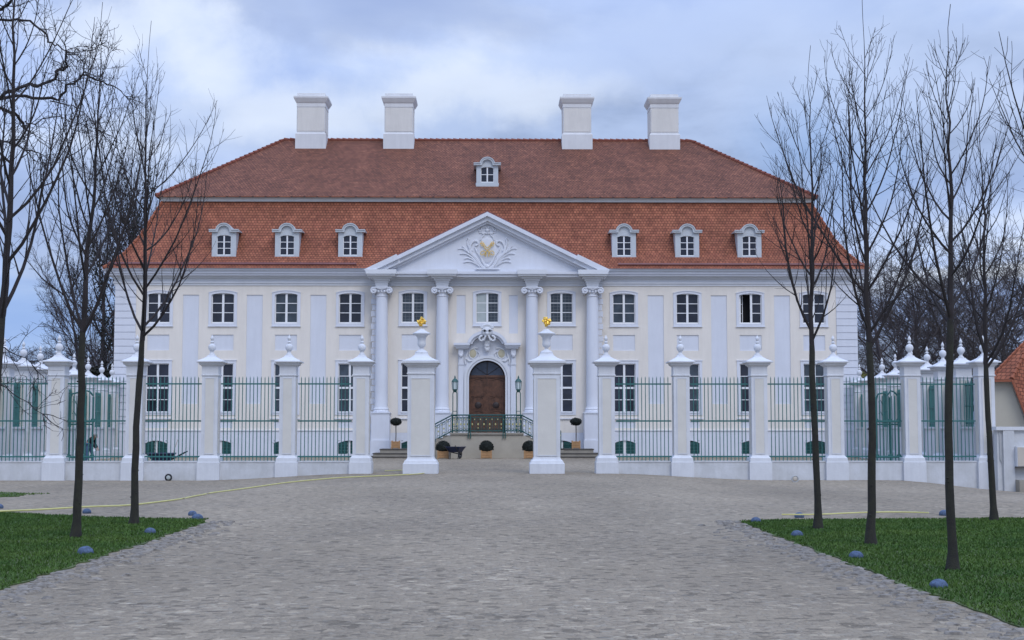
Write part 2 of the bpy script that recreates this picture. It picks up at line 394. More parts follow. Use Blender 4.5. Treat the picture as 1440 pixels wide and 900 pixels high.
# stones set along the lawn edges
def edging():
    b = MB(); r = random.Random(11)
    for sx in (-1, 1):
        y = 8
        while y < 26.4:
            for k in range(3):
                x = sx*(4.80-abs(r.gauss(.02, .12))-k*.13*(1 if r.random() < .8 else 2.4)); s_ = r.uniform(.035, .075)
                b.ell((x, y+r.uniform(-.1, .1), gz(x, y)-.005), s_*1.2, s_, s_*.55, 7, 4, .18, r)
            y += r.uniform(.09, .2)
    tag(b.build('edging_stones', 'pebble', smooth=False), 'rough grey stones bedded along both lawn edges of the avenue', 'stones', kind='stuff')
edging()

# ---------------------------------------------------------------- palace
PY = 80.0; RY = 79.6            # wall plane of the wings, of the centre
HW = 20.95; RH = 6.45
AX = [4.17, 7.72, 11.32, 14.88, 18.48]
gbase = .05
pal = thing('palace', 'long white and cream baroque palace with a red mansard roof and pediment', 'palace', (0, PY, .13))
zc = Z(402, PY)                 # top of the cream wall
zp = Z(606, PY)                 # top of the plinth
def wall(xa, xb, z0, z1, Y, openings, m, name):
    xs = sorted(set([xa, xb]+[v for o in openings for v in o[:2] if xa < v < xb])); zs = sorted(set([z0, z1]+[v for o in openings for v in o[2:4] if z0 < v < z1]))
    b = MB(); vi = {}
    def V(x, z):
        if (x, z) not in vi: vi[(x, z)] = len(b.v); b.v.append((x, Y, z))
        return vi[(x, z)]
    for i in range(len(xs)-1):
        for j in range(len(zs)-1):
            cx = (xs[i]+xs[i+1])/2; cz = (zs[j]+zs[j+1])/2
            if any(o[0] < cx < o[1] and o[2] < cz < o[3] for o in openings): continue
            b.f.append((V(xs[i], zs[j]), V(xs[i+1], zs[j]), V(xs[i+1], zs[j+1]), V(xs[i], zs[j+1])))
    for o in openings:
        a, c, d, e, dp = o
        b.quad((a, Y, d), (a, Y+dp, d), (a, Y+dp, e), (a, Y, e)); b.quad((c, Y, d), (c, Y, e), (c, Y+dp, e), (c, Y+dp, d))
        b.quad((a, Y, e), (a, Y+dp, e), (c, Y+dp, e), (c, Y, e)); b.quad((a, Y, d), (c, Y, d), (c, Y+dp, d), (a, Y+dp, d))
    return b.build(name, m, pal)
UZ0, UZ1 = Z(455, PY), Z(412.5, PY); GZ0, GZ1 = Z(580.5, PY), Z(511.3, PY); BZ0, BZ1 = Z(638.5, PY), Z(619.5, PY)
hw = .64
up_open = lambda x: (x-hw, x+hw, UZ0, UZ1, .16)
gr_open = lambda x: (x-hw, x+hw, GZ0, GZ1, .16)
ap_open = lambda x: (x-hw+.02, x+hw-.02, Z(602, PY), Z(593, PY), .03)
fl_open = lambda x: (x-.62, x+.62, Z(493, PY), Z(471, PY), .045)
st_open = lambda x: (x-.45, x+.45, Z(568, PY), Z(415, PY), .045)
for s in (-1, 1):
    op = []
    for a in AX[1:]:
        op += [up_open(s*a), gr_open(s*a), ap_open(s*a), fl_open(s*a)]
    for a in (9.52, 13.1, 16.68): op.append(st_open(s*a))
    xa, xb = sorted((s*RH, s*19.75)); wall(xa, xb, zp, zc, PY, op, 'cream', 'wall')
    opb = [(s*a-.6, s*a+.6, BZ0, BZ1, .14) for a in AX[1:]]
    xa, xb = sorted((s*(RH+.02), s*HW)); wall(xa, xb, -.3, zp, PY-.06, opb, 'white', 'plinth')
    b = MB(); b.box(xa, xb, PY-.10, PY, zp, zp+.05); b.build('plinth_moulding', 'trim', pal)
    for a in AX[1:]:
        pb = MB(); q = ap_open(s*a); pb.box(q[0]-.01, q[1]+.01, PY+.03, PY+.06, q[2]-.01, q[3]+.01); pb.build('wall_panel', 'white', pal)
        pb = MB(); q = fl_open(s*a); pb.box(q[0]-.01, q[1]+.01, PY+.045, PY+.08, q[2]-.01, q[3]+.01); pb.build('wall_panel', 'white', pal)
    for a in (9.52, 13.1, 16.68):
        pb = MB(); q = st_open(s*a); pb.box(q[0]-.01, q[1]+.01, PY+.045, PY+.08, q[2]-.01, q[3]+.01); pb.build('wall_panel', 'white', pal)
    # rusticated corner
    b = MB(); z = zp+.02
    x0, x1 = sorted((s*19.75, s*20.93))
    b.box(x0, x1, PY, PY+1.2, zp, zc)
    while z < zc-.1:
        b.box(x0-.0, x1+0, PY-.05, PY+1.2, z, min(z+.36, zc)); z += .395
    b.build('corner_quoins', 'white', pal)
    # side and rear walls
    b = MB(); x = s*20.85; b.quad((x, PY+.2, -.3), (x, PY+16, -.3), (x, PY+16, zc), (x, PY+.2, zc)); b.build('side_wall', 'cream', pal)
    # narrow toothed quoins on the edge of the centre block
    b = MB(); z = zp+.1; k = 0
    while z < zc-.2:
        w_ = .10 if k % 2 else .16
        a, c = sorted((s*(RH-.22), s*(RH+w_-.10))); b.box(a, c, RY-.03, RY+.35, z, z+.30); z += .35; k += 1
    b.build('edge_quoins', 'white', pal)
MB().quad((-20.85, PY+16, -.3), (20.85, PY+16, -.3), (20.85, PY+16, zc), (-20.85, PY+16, zc)).build('rear_wall', 'cream', pal)
# centre block
op = []
for s in (-1, 1): op += [up_open(s*4.17), gr_open(s*4.17), fl_open(s*4.17), (s*1.47-.25, s*1.47+.25, Z(469, RY), Z(415, RY), .04)]
op.append(up_open(0))
zh = Z(487, RY)                   # top of the portal's square part
zl = Z(608.5, 79.3)               # landing floor
op.append((-1.02, 1.02, zl, Z(507, RY)+.02, .45))
wall(-RH, RH, zl, zc, RY, op, 'cream', 'centre_wall')
for s in (-1, 1):
    b = MB(); q = fl_open(s*4.17); b.box(q[0]-.01, q[1]+.01, RY+.045, RY+.08, q[2]-.01, q[3]+.01); b.build('wall_panel', 'white', pal)
    b = MB(); b.box(s*1.47-.26, s*1.47+.26, RY+.04, RY+.07, Z(469.5, RY), Z(414.5, RY)); b.build('wall_panel', 'white', pal)
    x0, x1 = sorted((s*RH, s*RH-s*.02)); MB().box(x0, x1, RY+.01, PY, 0, zc).build('return_wall', 'white', pal)
opb = [(s*4.17-.6, s*4.17+.6, BZ0, BZ1, .14) for s in (-1, 1)]
wall(-RH-.05, RH+.05, -.3, zl-.001, RY-.06, opb, 'white', 'plinth')

# windows -----------------------------------------------------------
def seg_arch(x0, x1, zt, rise, n=8):
    return [(x0+(x1-x0)*i/n, zt-rise+rise*(1-(2*i/n-1)**2)) for i in range(n+1)]
def make_window(x, Y, z0, z1, rows, arch, glassm='glass', lattice=False, opened=False):
    w = MB(); y0 = Y+.07; y1 = Y+.13; cx = x; fw = .05
    w.box(cx-hw, cx-hw+fw, y0, y1, z0, z1); w.box(cx+hw-fw, cx+hw, y0, y1, z0, z1)
    w.box(cx-hw+fw, cx+hw-fw, y0, y1, z0, z0+.075); w.box(cx-hw+fw, cx+hw-fw, y0, y1, z1-fw, z1)
    w.box(cx-.06, cx+.06, y0-.015, y1, z0+.075, z1-fw)
    for i in range(1, rows):
        z = z0+.07+(z1-z0-.11)*i/rows
        t = .055 if (rows == 4 and i == 2) else .02
        w.box(cx-hw+fw, cx-.06, y0+.01-(t > .03)*.03, y1-.01, z-t, z+t)
        w.box(cx+.06, cx+hw-fw, y0+.01-(t > .03)*.03, y1-.01, z-t, z+t)
    o = w.build('window', 'frame_white', pal, origin=(x, Y, z0))
    p = MB(); p.box(cx-hw+.01, cx+hw-.01, y1-.02+.003, y1+.012, z0+.01, z1-.01); p.build('pane', glassm, o)
    if lattice:
        l = MB()
        for i in range(1, 6):
            xx = cx-hw+2*hw*i/6; l.box(xx-.008, xx+.008, y0+.035, y0+.04, z0+.08, z1-.05)
        for i in range(1, 9):
            zz = z0+(z1-z0)*i/9; l.box(cx-hw+.05, cx+hw-.05, y0+.03, y0+.034, zz-.008, zz+.008)
        l.build('lattice', 'lattice_lead', o)
    s = MB(); t = .16
    if arch:
        top = seg_arch(cx-hw, cx+hw, z1, .10)
        s.band([(cx-hw, z0), (cx-hw, z1-.10)], 0, t, Y-.045, Y+.01); s.band([(cx+hw, z0), (cx+hw, z1-.10)], -t, 0, Y-.045, Y+.01)
        # segmental head: filled up to the wall opening, and carried on as the frame
        otop = seg_arch(cx-hw-t, cx+hw+t, z1+.13, .13)
        for i in range(8): s.prism([top[i], top[i+1], otop[i+1], otop[i]], Y-.045, Y+.06)
        s.box(cx-hw-t, cx-hw-.001, Y-.045, Y+.01, z1-.10, z1-.001) if False else None
        s.prism([(cx-hw-t, z1-.10), (cx-hw, z1-.10), (cx-hw-t, z1)], Y-.045, Y+.01); s.prism([(cx+hw+t, z1-.10), (cx+hw, z1-.10), (cx+hw+t, z1)], Y-.045, Y+.01)
        hd = [(a, c+.0) for a, c in otop]; s.band(hd, 0, .04, Y-.075, Y+.01)
        s.box(cx-hw-t, cx+hw+t, Y-.045, Y+.01, z0-.15, z0-.001); s.box(cx-hw-t-.03, cx+hw+t+.03, Y-.08, Y+.01, z0-.19, z0-.15)
    else:
        s.box(cx-hw-t, cx-hw, Y-.04, Y+.01, z0, z1); s.box(cx+hw, cx+hw+t, Y-.04, Y+.01, z0, z1)
        s.box(cx-hw-t, cx+hw+t, Y-.04, Y+.01, z1, z1+t); s.box(cx-hw-t-.02, cx+hw+t+.02, Y-.07, Y+.01, z1+t, z1+t+.04)
        s.box(cx-hw-t, cx+hw+t, Y-.04, Y+.01, z0-.12, z0-.001); s.box(cx-hw-t-.03, cx+hw+t+.03, Y-.08, Y+.01, z0-.36, z0-.31)
        s.box(cx-hw-.02, cx+hw+.02, Y-.07, Y+.05, z0-.001, z0+.03)
    s.build('surround', 'white', o)
    return o
wu = make_window(-18.48, PY, UZ0, UZ1, 3, True); wu2 = make_window(-11.32, PY, UZ0, UZ1, 3, True, 'glass_b')
wg = make_window(-18.48, PY, GZ0, GZ1, 4, False); wg2 = make_window(-11.32, PY, GZ0, GZ1, 4, False, 'glass_b')
for x in (-14.88, -7.72, 11.32, 18.48): cp(wu, pal, (x, PY, UZ0))
cp(wu2, pal, (7.72, PY, UZ0))
for x in (-14.88, 7.72, 14.88): cp(wg, pal, (x, PY, GZ0))
for x in (-7.72, 11.32, 18.48): cp(wg2, pal, (x, PY, GZ0))
for x in (-4.17, 4.17):
    cp(wg, pal, (x, RY, GZ0))
wl = make_window(-4.17, RY, UZ0, UZ1, 3, True, 'glass_b', True)
cp(wl, pal, (4.17, RY, UZ0))
wm = make_window(0, RY, UZ0, UZ1, 3, True, 'glass_b', True)
MB().box(-hw+.06, -.07, RY+.085, RY+.100, UZ0+.08, UZ1-.06).build('curtain', 'curtain', wm)
# one upper window stands open on the right
wo = MB(); x = 14.88
wo.box(x-hw, x-hw+.05, PY+.07, PY+.13, UZ0, UZ1); wo.box(x+hw-.05, x+hw, PY+.07, PY+.13, UZ0, UZ1)
wo.box(x-hw+.05, x+hw-.05, PY+.07, PY+.13, UZ0, UZ0+.075); wo.box(x-hw+.05, x+hw-.05, PY+.07, PY+.13, UZ1-.05, UZ1); wo.box(x, x+.12, PY+.06, PY+.13, UZ0+.075, UZ1-.05)
for i in (1, 2):
    z = UZ0+.07+(UZ1-UZ0-.11)*i/3; wo.box(x+.12, x+hw-.05, PY+.08, PY+.12, z-.02, z+.02)
wo = wo.build('window', 'frame_white', pal, origin=(x, PY, UZ0)); wo['label'] = 'upper window with its left casement open'
MB().box(x+.11, x+hw-.04, PY+.113, PY+.125, UZ0+.05, UZ1-.03).build('pane', 'glass', wo)
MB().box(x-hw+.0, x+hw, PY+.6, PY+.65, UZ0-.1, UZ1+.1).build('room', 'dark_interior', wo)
sb = MB(); # casement swung inward
for i in range(3):
    pass
sb.box(x-hw+.06, x-hw+.12, PY+.14, PY+.18, UZ0+.07, UZ1-.05); sb.box(x-hw+.24, x-hw+.28, PY+.4, PY+.44, UZ0+.07, UZ1-.05)
for i in range(4):
    z = UZ0+.08+(UZ1-UZ0-.15)*i/3; sb.tube([(x-hw+.09, PY+.16, z), (x-hw+.26, PY+.42, z)], .02, 4)
sb.build('casement', 'frame_white', wo)
for ch in wu.children:
    if ch.name.startswith('surround'):
        d = cp(ch); d.parent = wo
# basement windows with green grilles
def basement(x, Y):
    b = MB(); z0, z1 = BZ0, BZ1; a = Y-.06
    b.box(x-.6, x+.6, a+.08, a+.12, z0, z0+.04); b.box(x-.07, x+.07, a+.06, a+.12, z0+.04, z1)
    for i in (1, 2, 3): b.box(x-.58, x+.58, a+.09, a+.11, z0+(z1-z0)*i/4-.01, z0+(z1-z0)*i/4+.01)
    o = b.build('basement_window', 'frame_white', pal, origin=(x, Y, z0))
    MB().box(x-.6, x+.6, a+.115, a+.13, z0+.01, z1).build('pane', 'glass', o)
    for s in (-1, 1):
        g = MB(); x0, x1 = sorted((x+s*.09, x+s*.58)); g.box(x0, x1, a+.012, a+.035, z0+.02, z0+.06); g.box(x0, x1, a+.012, a+.035, z1-.14, z1-.10)
        for k in range(10):
            xx = x0+(x1-x0)*(k+.5)/10; g.box(xx-.017, xx+.017, a+.02, a+.045, z0+.02, z1-.06)
        for k in range(4):
            zz = z0+.1+(z1-z0-.2)*k/4; g.box(x0, x1, a+.012, a+.02, zz, zz+.03)
        g.build('shutter', 'dark_teal', o)
    top = seg_arch(x-.6, x+.6, z1, .15); s_ = MB(); otop = seg_arch(x-.68, x+.68, z1+.08, .16)
    for i in range(8): s_.prism([top[i], top[i+1], otop[i+1], otop[i]], a-.02, a+.05)
    s_.build('surround', 'white', o); return o
b0 = basement(-18.48, PY)
for x in (-14.88, -11.32, -7.72, 7.72, 11.32, 14.88, 18.48): cp(b0, pal, (x, PY, BZ0))
for x in (-4.17, 4.17): cp(b0, pal, (x, RY, BZ0))

# entablature --------------------------------------------------------
def slab(b, p, z0, z1, hx=HW, Y=PY, back=16.0): b.box(-hx-p, hx+p, Y-p, Y+back+p, z0, z1)
b = MB()
slab(b, .05, zc, Z(399, PY)); slab(b, .10, Z(399, PY), Z(396.5, PY)); slab(b, .06, Z(396.5, PY), Z(392, PY)); slab(b, .16, Z(392, PY), Z(390, PY))
b.build('frieze', 'trim', pal)
b = MB(); slab(b, .28, Z(390, PY), Z(388, PY-.3)); slab(b, .42, Z(388, PY-.3), Z(385, PY-.4)); slab(b, .50, Z(385, PY-.4), Z(381, PY-.5)); slab(b, .60, Z(381, PY-.5), Z(377, PY-.6))
b.build('cornice', 'white', pal)
# centre block entablature, stepping forward over the columns
b = MB(); Yc = RY
def cb(x0, x1, p, za, zb): b.box(x0, x1, Yc-p, PY-.0, za, zb)
zA, zB, zC2, zD = Z(403, RY), Z(391, RY), Z(389.5, RY-.5), Z(382, RY-.6)
cb(-RH, RH, .08, zA+.02, Z(399, RY)); cb(-RH, RH, .14, Z(399, RY), Z(397, RY)); cb(-RH, RH, .09, Z(397, RY), Z(393, RY)); cb(-RH, RH, .22, Z(393, RY), zB)
b.build('centre_frieze', 'trim', pal)
b = MB(); cb(-RH-.15, RH+.15, .42, zB, zC2); cb(-RH-.2, RH+.2, .60, zC2, Z(385.5, RY-.6)); cb(-RH-.25, RH+.25, .70, Z(385.5, RY-.6), zD)
b.build('centre_cornice', 'white', pal)
COLX = [5.88, 2.5]
for s in (-1, 1):
    for cx_ in COLX:
        x = s*cx_; cy = RY-.42
        c = MB(); r0 = .365
        zb = Z(580, cy-.3); z1 = Z(417, cy-.3)
        prof = [(r0*1.25, zb+.0), (r0*1.27, zb+.07), (r0*1.12, zb+.12), (r0*1.18, zb+.20), (r0*1.05, zb+.26), (r0, zb+.32)]
        for i in range(1, 9):
            t = i/8; prof.append((r0*(1-.13*t**1.6), zb+.32+(z1-zb-.32)*t))
        prof += [(r0*.96, z1+.02), (r0*.96, z1+.07), (r0*.86, z1+.09), (r0*.86, z1+.22), (r0*.98, z1+.30)]
        col = c.lathe(x, cy, prof, 28).build('column', 'white', pal, smooth=True, ang=50)
        p = MB(); p.box(x-.53, x+.53, cy-.62, RY, -.3, Z(619, cy-.6)); p.box(x-.50, x+.50, cy-.56, RY, Z(619, cy-.6), zb-.06); p.box(x-.54, x+.54, cy-.6, RY, zb-.06, zb+.0)
        p.box(x-.60, x+.60, cy-.68, RY, -.3, .35)
        p.build('pedestal', 'white', col)
        k = MB(); zk = z1+.3
        k.box(x-.36, x+.36, cy-.34, RY+.0, zk-.02, zk+.16)
        for t in (-1, 1):
            pts = [(x+t*.43+u, cy-.40, zk+.02+v) for u, v in spiral(0, 0, .17, .03, pi/2, pi/2-t*4.4*pi/2*1.4, 22)]
            k.tube(pts, [.05-.022*i/22 for i in range(23)], 6)
            k.tube([(x+t*.43, cy-.42, zk+.02), (x+t*.43, cy+.3, zk+.02)], .16, 12); k.ell((x+t*.43, cy-.44, zk+.02), .06, .05, .06, 8, 6)
        k.tube([(x-.3, cy-.38, zk+.17), (x, cy-.40, zk+.10), (x+.3, cy-.38, zk+.17)], .05, 6)
        for t in (-.16, 0, .16): k.ell((x+t, cy-.36, zk-.02), .06, .06, .09, 8, 6)
        k.box(x-.50, x+.50, cy-.45, RY, zk+.16, zk+.23)
        k.build('capital', 'white', col, smooth=True)
        e = MB(); ze = zk+.23
        hh = zC2-ze
        for i in range(5):
            q = [0, .02, .05, .12, .24][i]; w_ = .33+q
            e.box(x-w_, x+w_, cy-.33-q, RY, ze+hh*i/5, ze+hh*(i+1)/5)
        e.box(x-.78, x+.78, cy-.80, RY-.2, zC2+.002, Z(385.5, cy-.7)); e.box(x-.84, x+.84, cy-.86, RY-.2, Z(385.5, cy-.7), zD+.05)
        e.build('impost', 'trim', col)
# pediment
EY0 = PY-.72
pz = zD; ap = Z(299, RY-.7); px_ = 6.68
b = MB(); path = [(-px_, pz+.02), (0, ap-.0), (px_, pz+.02)]
def rake(b, t0, t1, y0, y1): b.band(path, t0, t1, y0, y1)
rake(b, -.20, -.0, RY-1.0, PY+.4); rake(b, -.42, -.20, RY-.82, PY+.4); rake(b, -.54, -.42, RY-.66, PY+.4); 
for s in (-1, 1):
    sl = (ap-pz)/px_; pa = [(s*(px_+.1), pz+.0), (s*5.0, pz+(px_-5.0)*sl+.02)]
    if s > 0: pa = pa[::-1]
    b.band(pa, -.22, .07, RY-1.18, PY+.3); b.band(pa, -.44, -.22, RY-1.0, PY+.3)
b.build('raking_cornice', 'white', pal)
MB().prism([(-px_+.9, pz), (px_-.9, pz), (0, ap-.50)], EY0-.14, PY+.4).build('tympanum', 'white', pal)
b = MB(); b.band([(-px_, pz+.04), (0, ap+.02), (px_, pz+.04)], -.03, .05, RY-.9, PY+4.5)
b.build('pediment_roof', 'copper_gutter', pal)
# relief in the pediment
def ptsW(lst, Y): return [tuple(W(a, c, Y)) for a, c in lst]
Yt = EY0-.17
def mirror(lst): return [(1370.6-a, c) for a, c in lst]
rel = MB(); gld = MB()
def vol(mb, lst, r0, r1, n=6):
    for l in (lst, mirror(lst)):
        p = ptsW(l, Yt); k = len(p)
        # smooth the path a little
        q = []
        for i in range(k-1):
            a, c = Vector(p[i]), Vector(p[i+1]); q += [a, a.lerp(c, .5)]
        q.append(Vector(p[-1])); q = [q[0]]+[(q[i-1]+q[i]*2+q[i+1])/4 for i in range(1, len(q)-1)]+[q[-1]]
        mb.tube(q, [r0+(r1-r0)*i/(len(q)-1) for i in range(len(q))], n)
vol(rel, [(685, 377), (679, 377), (674, 370), (669, 362), (662, 357), (660, 348), (663, 341), (668, 338), (673, 340), (672, 345), (668, 345)], .10, .055)
vol(rel, [(683, 374), (678, 368), (676, 361), (670, 354), (668, 348)], .08, .04)
vol(rel, [(664, 353), (659, 348), (657, 341), (660, 336), (657, 334), (656, 338)], .06, .03)
vol(rel, [(676, 338), (677, 333), (681, 331), (680, 327), (674, 327)], .05, .04)
vol(rel, [(685, 320), (681, 318.5), (677, 320), (677, 324), (674, 325.5), (673, 322)], .06, .04)
vol(rel, [(685, 328), (681, 327.5), (678, 329)], .07, .05)
for a in ([(672, 368), (664, 358), (655, 352), (650, 349), (644, 350)], [(672, 370), (663, 361), (655, 356), (647, 357)], [(673, 373), (666, 366), (658, 362), (653, 364)], [(675, 375), (668, 370), (660, 367), (652, 369)], [(679, 377.5), (674, 377), (668, 379)],
          [(660, 356), (654, 349), (650, 346)]):
    vol(rel, a, .075, .03, 5)
rel.ell(tuple(W(685.3, 352, Yt+.03)), .55, .08, .75, 20, 10); rel.ell(tuple(W(685.3, 324, Yt)), .12, .12, .13)
rel.box(-.62, .58, Yt-.12, Yt+.04, Z(379, Yt), Z(377.6, Yt)); rel.ell(tuple(W(685.3, 375, Yt-.05)), .12, .1, .14)
rel.build('relief', 'white', pal, smooth=True)
Yt = EY0-.30
vol(gld, [(689.5, 359), (688, 355), (685.3, 352), (681, 349), (680, 344), (677, 341), (676, 344), (679, 346)], .022, .02)
vol(gld, [(685.3, 349), (689, 345), (691, 341), (694, 339), (695, 343)], .02, .018)
vol(gld, [(683, 361), (684, 356), (680, 352), (676, 354), (675.5, 358), (679, 359), (680, 356)], .022, .018)
gld.build('monogram', 'gold', pal, smooth=True)

# portal -------------------------------------------------------------
b = MB(); yf = RY-.10
archo = arcp(0, Z(507, RY)-1.02, 1.02, pi, 0, 20); zs_ = Z(507, RY)-1.02
# jambs
for s in (-1, 1):
    x0, x1 = sorted((s*1.02, s*1.62)); b.box(x0, x1, yf, RY+.01, zl, zs_)
topo = [(-1.62, zs_)]; 
outer = [(-1.62, zs_), (-1.62, zh-.2)] 
for i in range(20):
    (xa, za), (xc_, zc_) = archo[i], archo[i+1]
    hi = lambda x: zh+.60*max(0, 1-(abs(x)/1.05)**2)**.5 if abs(x) < 1.05 else zh
    b.prism([(xa, za), (xc_, zc_), (xc_, hi(xc_)), (xa, hi(xa))], yf, RY+.01)
for s in (-1, 1):
    x0, x1 = sorted((s*1.02, s*1.62)); b.box(x0, x1, yf+.002, RY+.01, zs_, zh)
b.build('portal_surround', 'white', pal)
b = MB()
b.band([(-1.02, zl)]+archo+[(1.02, zl)], .0, .09, yf-.06, yf+.0); b.band([(-1.02, zl)]+archo+[(1.02, zl)], .12, .26, yf-.09, yf)
b.build('archivolt', 'trim', pal)
b = MB()
for s in (-1, 1):
    x0, x1 = sorted((s*1.33, s*1.60)); b.box(x0, x1, yf-.08, yf, zl, Z(513, RY)); b.box(x0-.03, x1+.03, yf-.12, yf, Z(513, RY), Z(511, RY))
    b.box(x0+.03, x1-.03, yf-.12, yf, Z(511, RY), Z(502, RY)); b.box(x0-.0, x1+.0, yf-.22, yf, Z(499, RY), Z(491, RY)); b.ell(((x0+x1)/2, yf-.17, Z(500, RY)), .11, .09, .12)
    x0, x1 = sorted((s*1.02, s*1.74)); b.box(x0, x1, yf-.34, yf, Z(490.5, RY), Z(488, RY)); 
    x0, x1 = sorted((s*.98, s*1.84)); b.box(x0, x1, yf-.42, yf, Z(488, RY), Z(486, RY)); b.box(x0-.03, x1+.03, yf-.48, yf, Z(486, RY), Z(483, RY))
    b.box(x0, x1, yf-.16, yf, Z(497, RY), Z(490.5, RY)) if False else None
hood = arcp(0, Z(486, RY), 1.0, pi-.15, .15, 18, .70)
b.band(hood, -.05, .12, yf-.48, yf+.05); b.band(hood, -.17, -.05, yf-.36, yf+.03); b.band(hood, -.28, -.2, yf-.06, yf+.03)
b.build('portal_hood', 'white', pal)
for s in (-1, 1): MB().ell((s*.80, yf-.02, Z(497.5, RY)), .20, .06, .24, 20, 8).build('oval_medallion', 'oval_buff', pal, smooth=True)
b = MB()
for s in (-1, 1):
    ring = [(s*.80+.22*cos(t*2*pi/20), yf-.03, Z(497.5, RY)+.27*sin(t*2*pi/20)) for t in range(21)]; b.tube(ring, .035, 6, False)
    for lst in ([(s*1.2, -.25), (s*1.0, -.42), (s*.75, -.36), (s*.5, -.25), (s*.42, 0), (s*.55, .12)], [(s*1.1, .1), (s*1.15, -.1), (s*1.25, -.35), (s*1.2, -.6)], [(s*.5, .3), (s*.7, .33), (s*.95, .22)]):
        b.tube([(u, yf-.04, Z(497.5, RY)+v) for u, v in lst], [.05, .055, .05, .045, .04, .03][:len(lst)], 6)
# mask: shell, brow, cheeks, scrolls
zm = Z(467, RY); ym = yf-.45
for i in range(9):
    a = pi*(.14+.72*i/8); b.tube([(.10*cos(a), ym-.02, zm+.08+.1*sin(a)), (.30*cos(a), ym-.06, zm+.08+.30*sin(a)), (.40*cos(a), ym, zm+.06+.40*sin(a))], [.04, .06, .05], 6)
b.ell((0, ym, zm), .34, .16, .28, 16, 10); b.ell((0, ym-.16, zm-.12), .10, .1, .13, 10, 8)
b.tube([(-.30, ym-.14, zm+.06), (-.13, ym-.2, zm+.12), (0, ym-.2, zm+.02), (.13, ym-.2, zm+.12), (.30, ym-.14, zm+.06)], .035, 6)
for s in (-1, 1):
    b.tube([(s*.30+u*s, ym-.08, zm-.42+v) for u, v in spiral(0, 0, .17, .05, 1.8, -3.6, 20)], [.065-.03*i/20 for i in range(21)], 6)
    b.tube([(0, ym-.12, zm-.15), (s*.10, ym-.12, zm-.3), (s*.2, ym-.08, zm-.5)], .06, 6)
b.box(-.14, .14, yf-.3, yf, zm-.95, zm-.5); b.ell((0, yf-.22, zm-.98), .13, .1, .14); b.ell((0, yf-.28, zm-.78), .15, .08, .1)
b.build('mask_ornament', 'trim', pal, smooth=True, ang=50)
b = MB()
for s in (-1, 1): b.ell((s*.14, ym-.155, zm+.02), .055, .04, .05, 10, 8)
b.build('mask_eyes', 'dark_interior', pal)
# door
dz1 = Z(531, RY+.3); yd = RY+.30
b = MB(); b.box(-1.02, -.012, yd, yd+.08, zl, dz1); b.box(.012, 1.02, yd, yd+.08, zl, dz1); b.box(-.05, .05, yd-.04, yd, zl, dz1)
for s in (-1, 1):
    for (z0, z1) in ((.12, 1.15), (1.3, 1.95), (2.05, dz1-zl-.15)):
        if z1-z0 < .15: continue
        x0, x1 = sorted((s*.16, s*.90)); pth = [(x0, zl+z0), (x1, zl+z0), (x1, zl+z1)]+[(x1+(x0-x1)*i/6, zl+z1+.12*sin(pi*i/6)) for i in range(1, 6)]+[(x0, zl+z1)]
        b.band(pth, 0, .05, yd-.04, yd, True)
    b.box(*sorted((s*.26, s*.80)), yd-.025, yd, zl+.22, zl+1.05); b.box(*sorted((s*.26, s*.80)), yd-.025, yd, zl+1.38, zl+1.88)
b.box(-1.02, 1.02, yd-.07, yd+.08, dz1, dz1+.13)
dr = b.build('door', 'door_wood', pal)
b = MB()
for s in (-1, 1): b.ell((s*.50, yd-.04, Z(570, yd)), .19, .05, .19, 16, 8)
b.build('door_rosette', 'door_dark', dr, smooth=True)
b = MB(); ar = arcp(0, zs_, 1.02, pi, 0, 20); b.band([(-1.02, dz1+.13)]+ar+[(1.02, dz1+.13)], -.07, .0, yd-.03, yd+.06); b.box(-.02, .02, yd-.02, yd+.05, dz1+.13, zs_+.96)
for a in (.25, .5, .75):
    b.tube([(0, yd+.01, dz1+.15), (.96*cos(pi*a), yd+.01, zs_+.96*sin(pi*a))], .012, 4)
fl = b.build('fanlight', 'door_dark', pal)
MB().prism([(-1.0, dz1+.12)]+[(x*.98, z) for x, z in ar]+[(1.0, dz1+.12)], yd+.05, yd+.06).build('pane', 'fan_glass', fl)

# roofs --------------------------------------------------------------
EY = PY-.72; EX = HW+.50
prof = [(0, Z(377.5, EY)), (.45, Z(368, EY+.45)), (.98, Z(355, EY+.98)), (1.55, Z(335, EY+1.5)), (2.25, Z(302, EY+2.2)), (2.62, Z(283.5, EY+2.6))]
b = MB(); BY = PY+16.72
def roofring(b, prof, ex, fy, by, cap=False):
    v0 = 0
    for i in range(len(prof)-1):
        (r0, z0), (r1, z1) = prof[i], prof[i+1]; L_ = math.hypot(r1-r0, z1-z0)
        A = [(-ex+r0, fy+r0, z0), (ex-r0, fy+r0, z0), (ex-r0, by-r0, z0), (-ex+r0, by-r0, z0)]; B = [(-ex+r1, fy+r1, z1), (ex-r1, fy+r1, z1), (ex-r1, by-r1, z1), (-ex+r1, by-r1, z1)]
        for k in range(4):
            j = (k+1) % 4; ax = 0 if k % 2 == 0 else 1
            b.quad(A[k], A[j], B[j], B[k], uv=[(A[k][ax], v0), (A[j][ax], v0), (B[j][ax], v0+L_), (B[k][ax], v0+L_)])
        v0 += L_
roofring(b, prof, EX, EY, BY); b.build('lower_roof', 'tile_low', pal)
MB().quad((-EX, EY, prof[0][1]+.001), (EX, EY, prof[0][1]+.001), (EX, BY, prof[0][1]+.001), (-EX, BY, prof[0][1]+.001)).build('eaves_board', 'trim', pal)
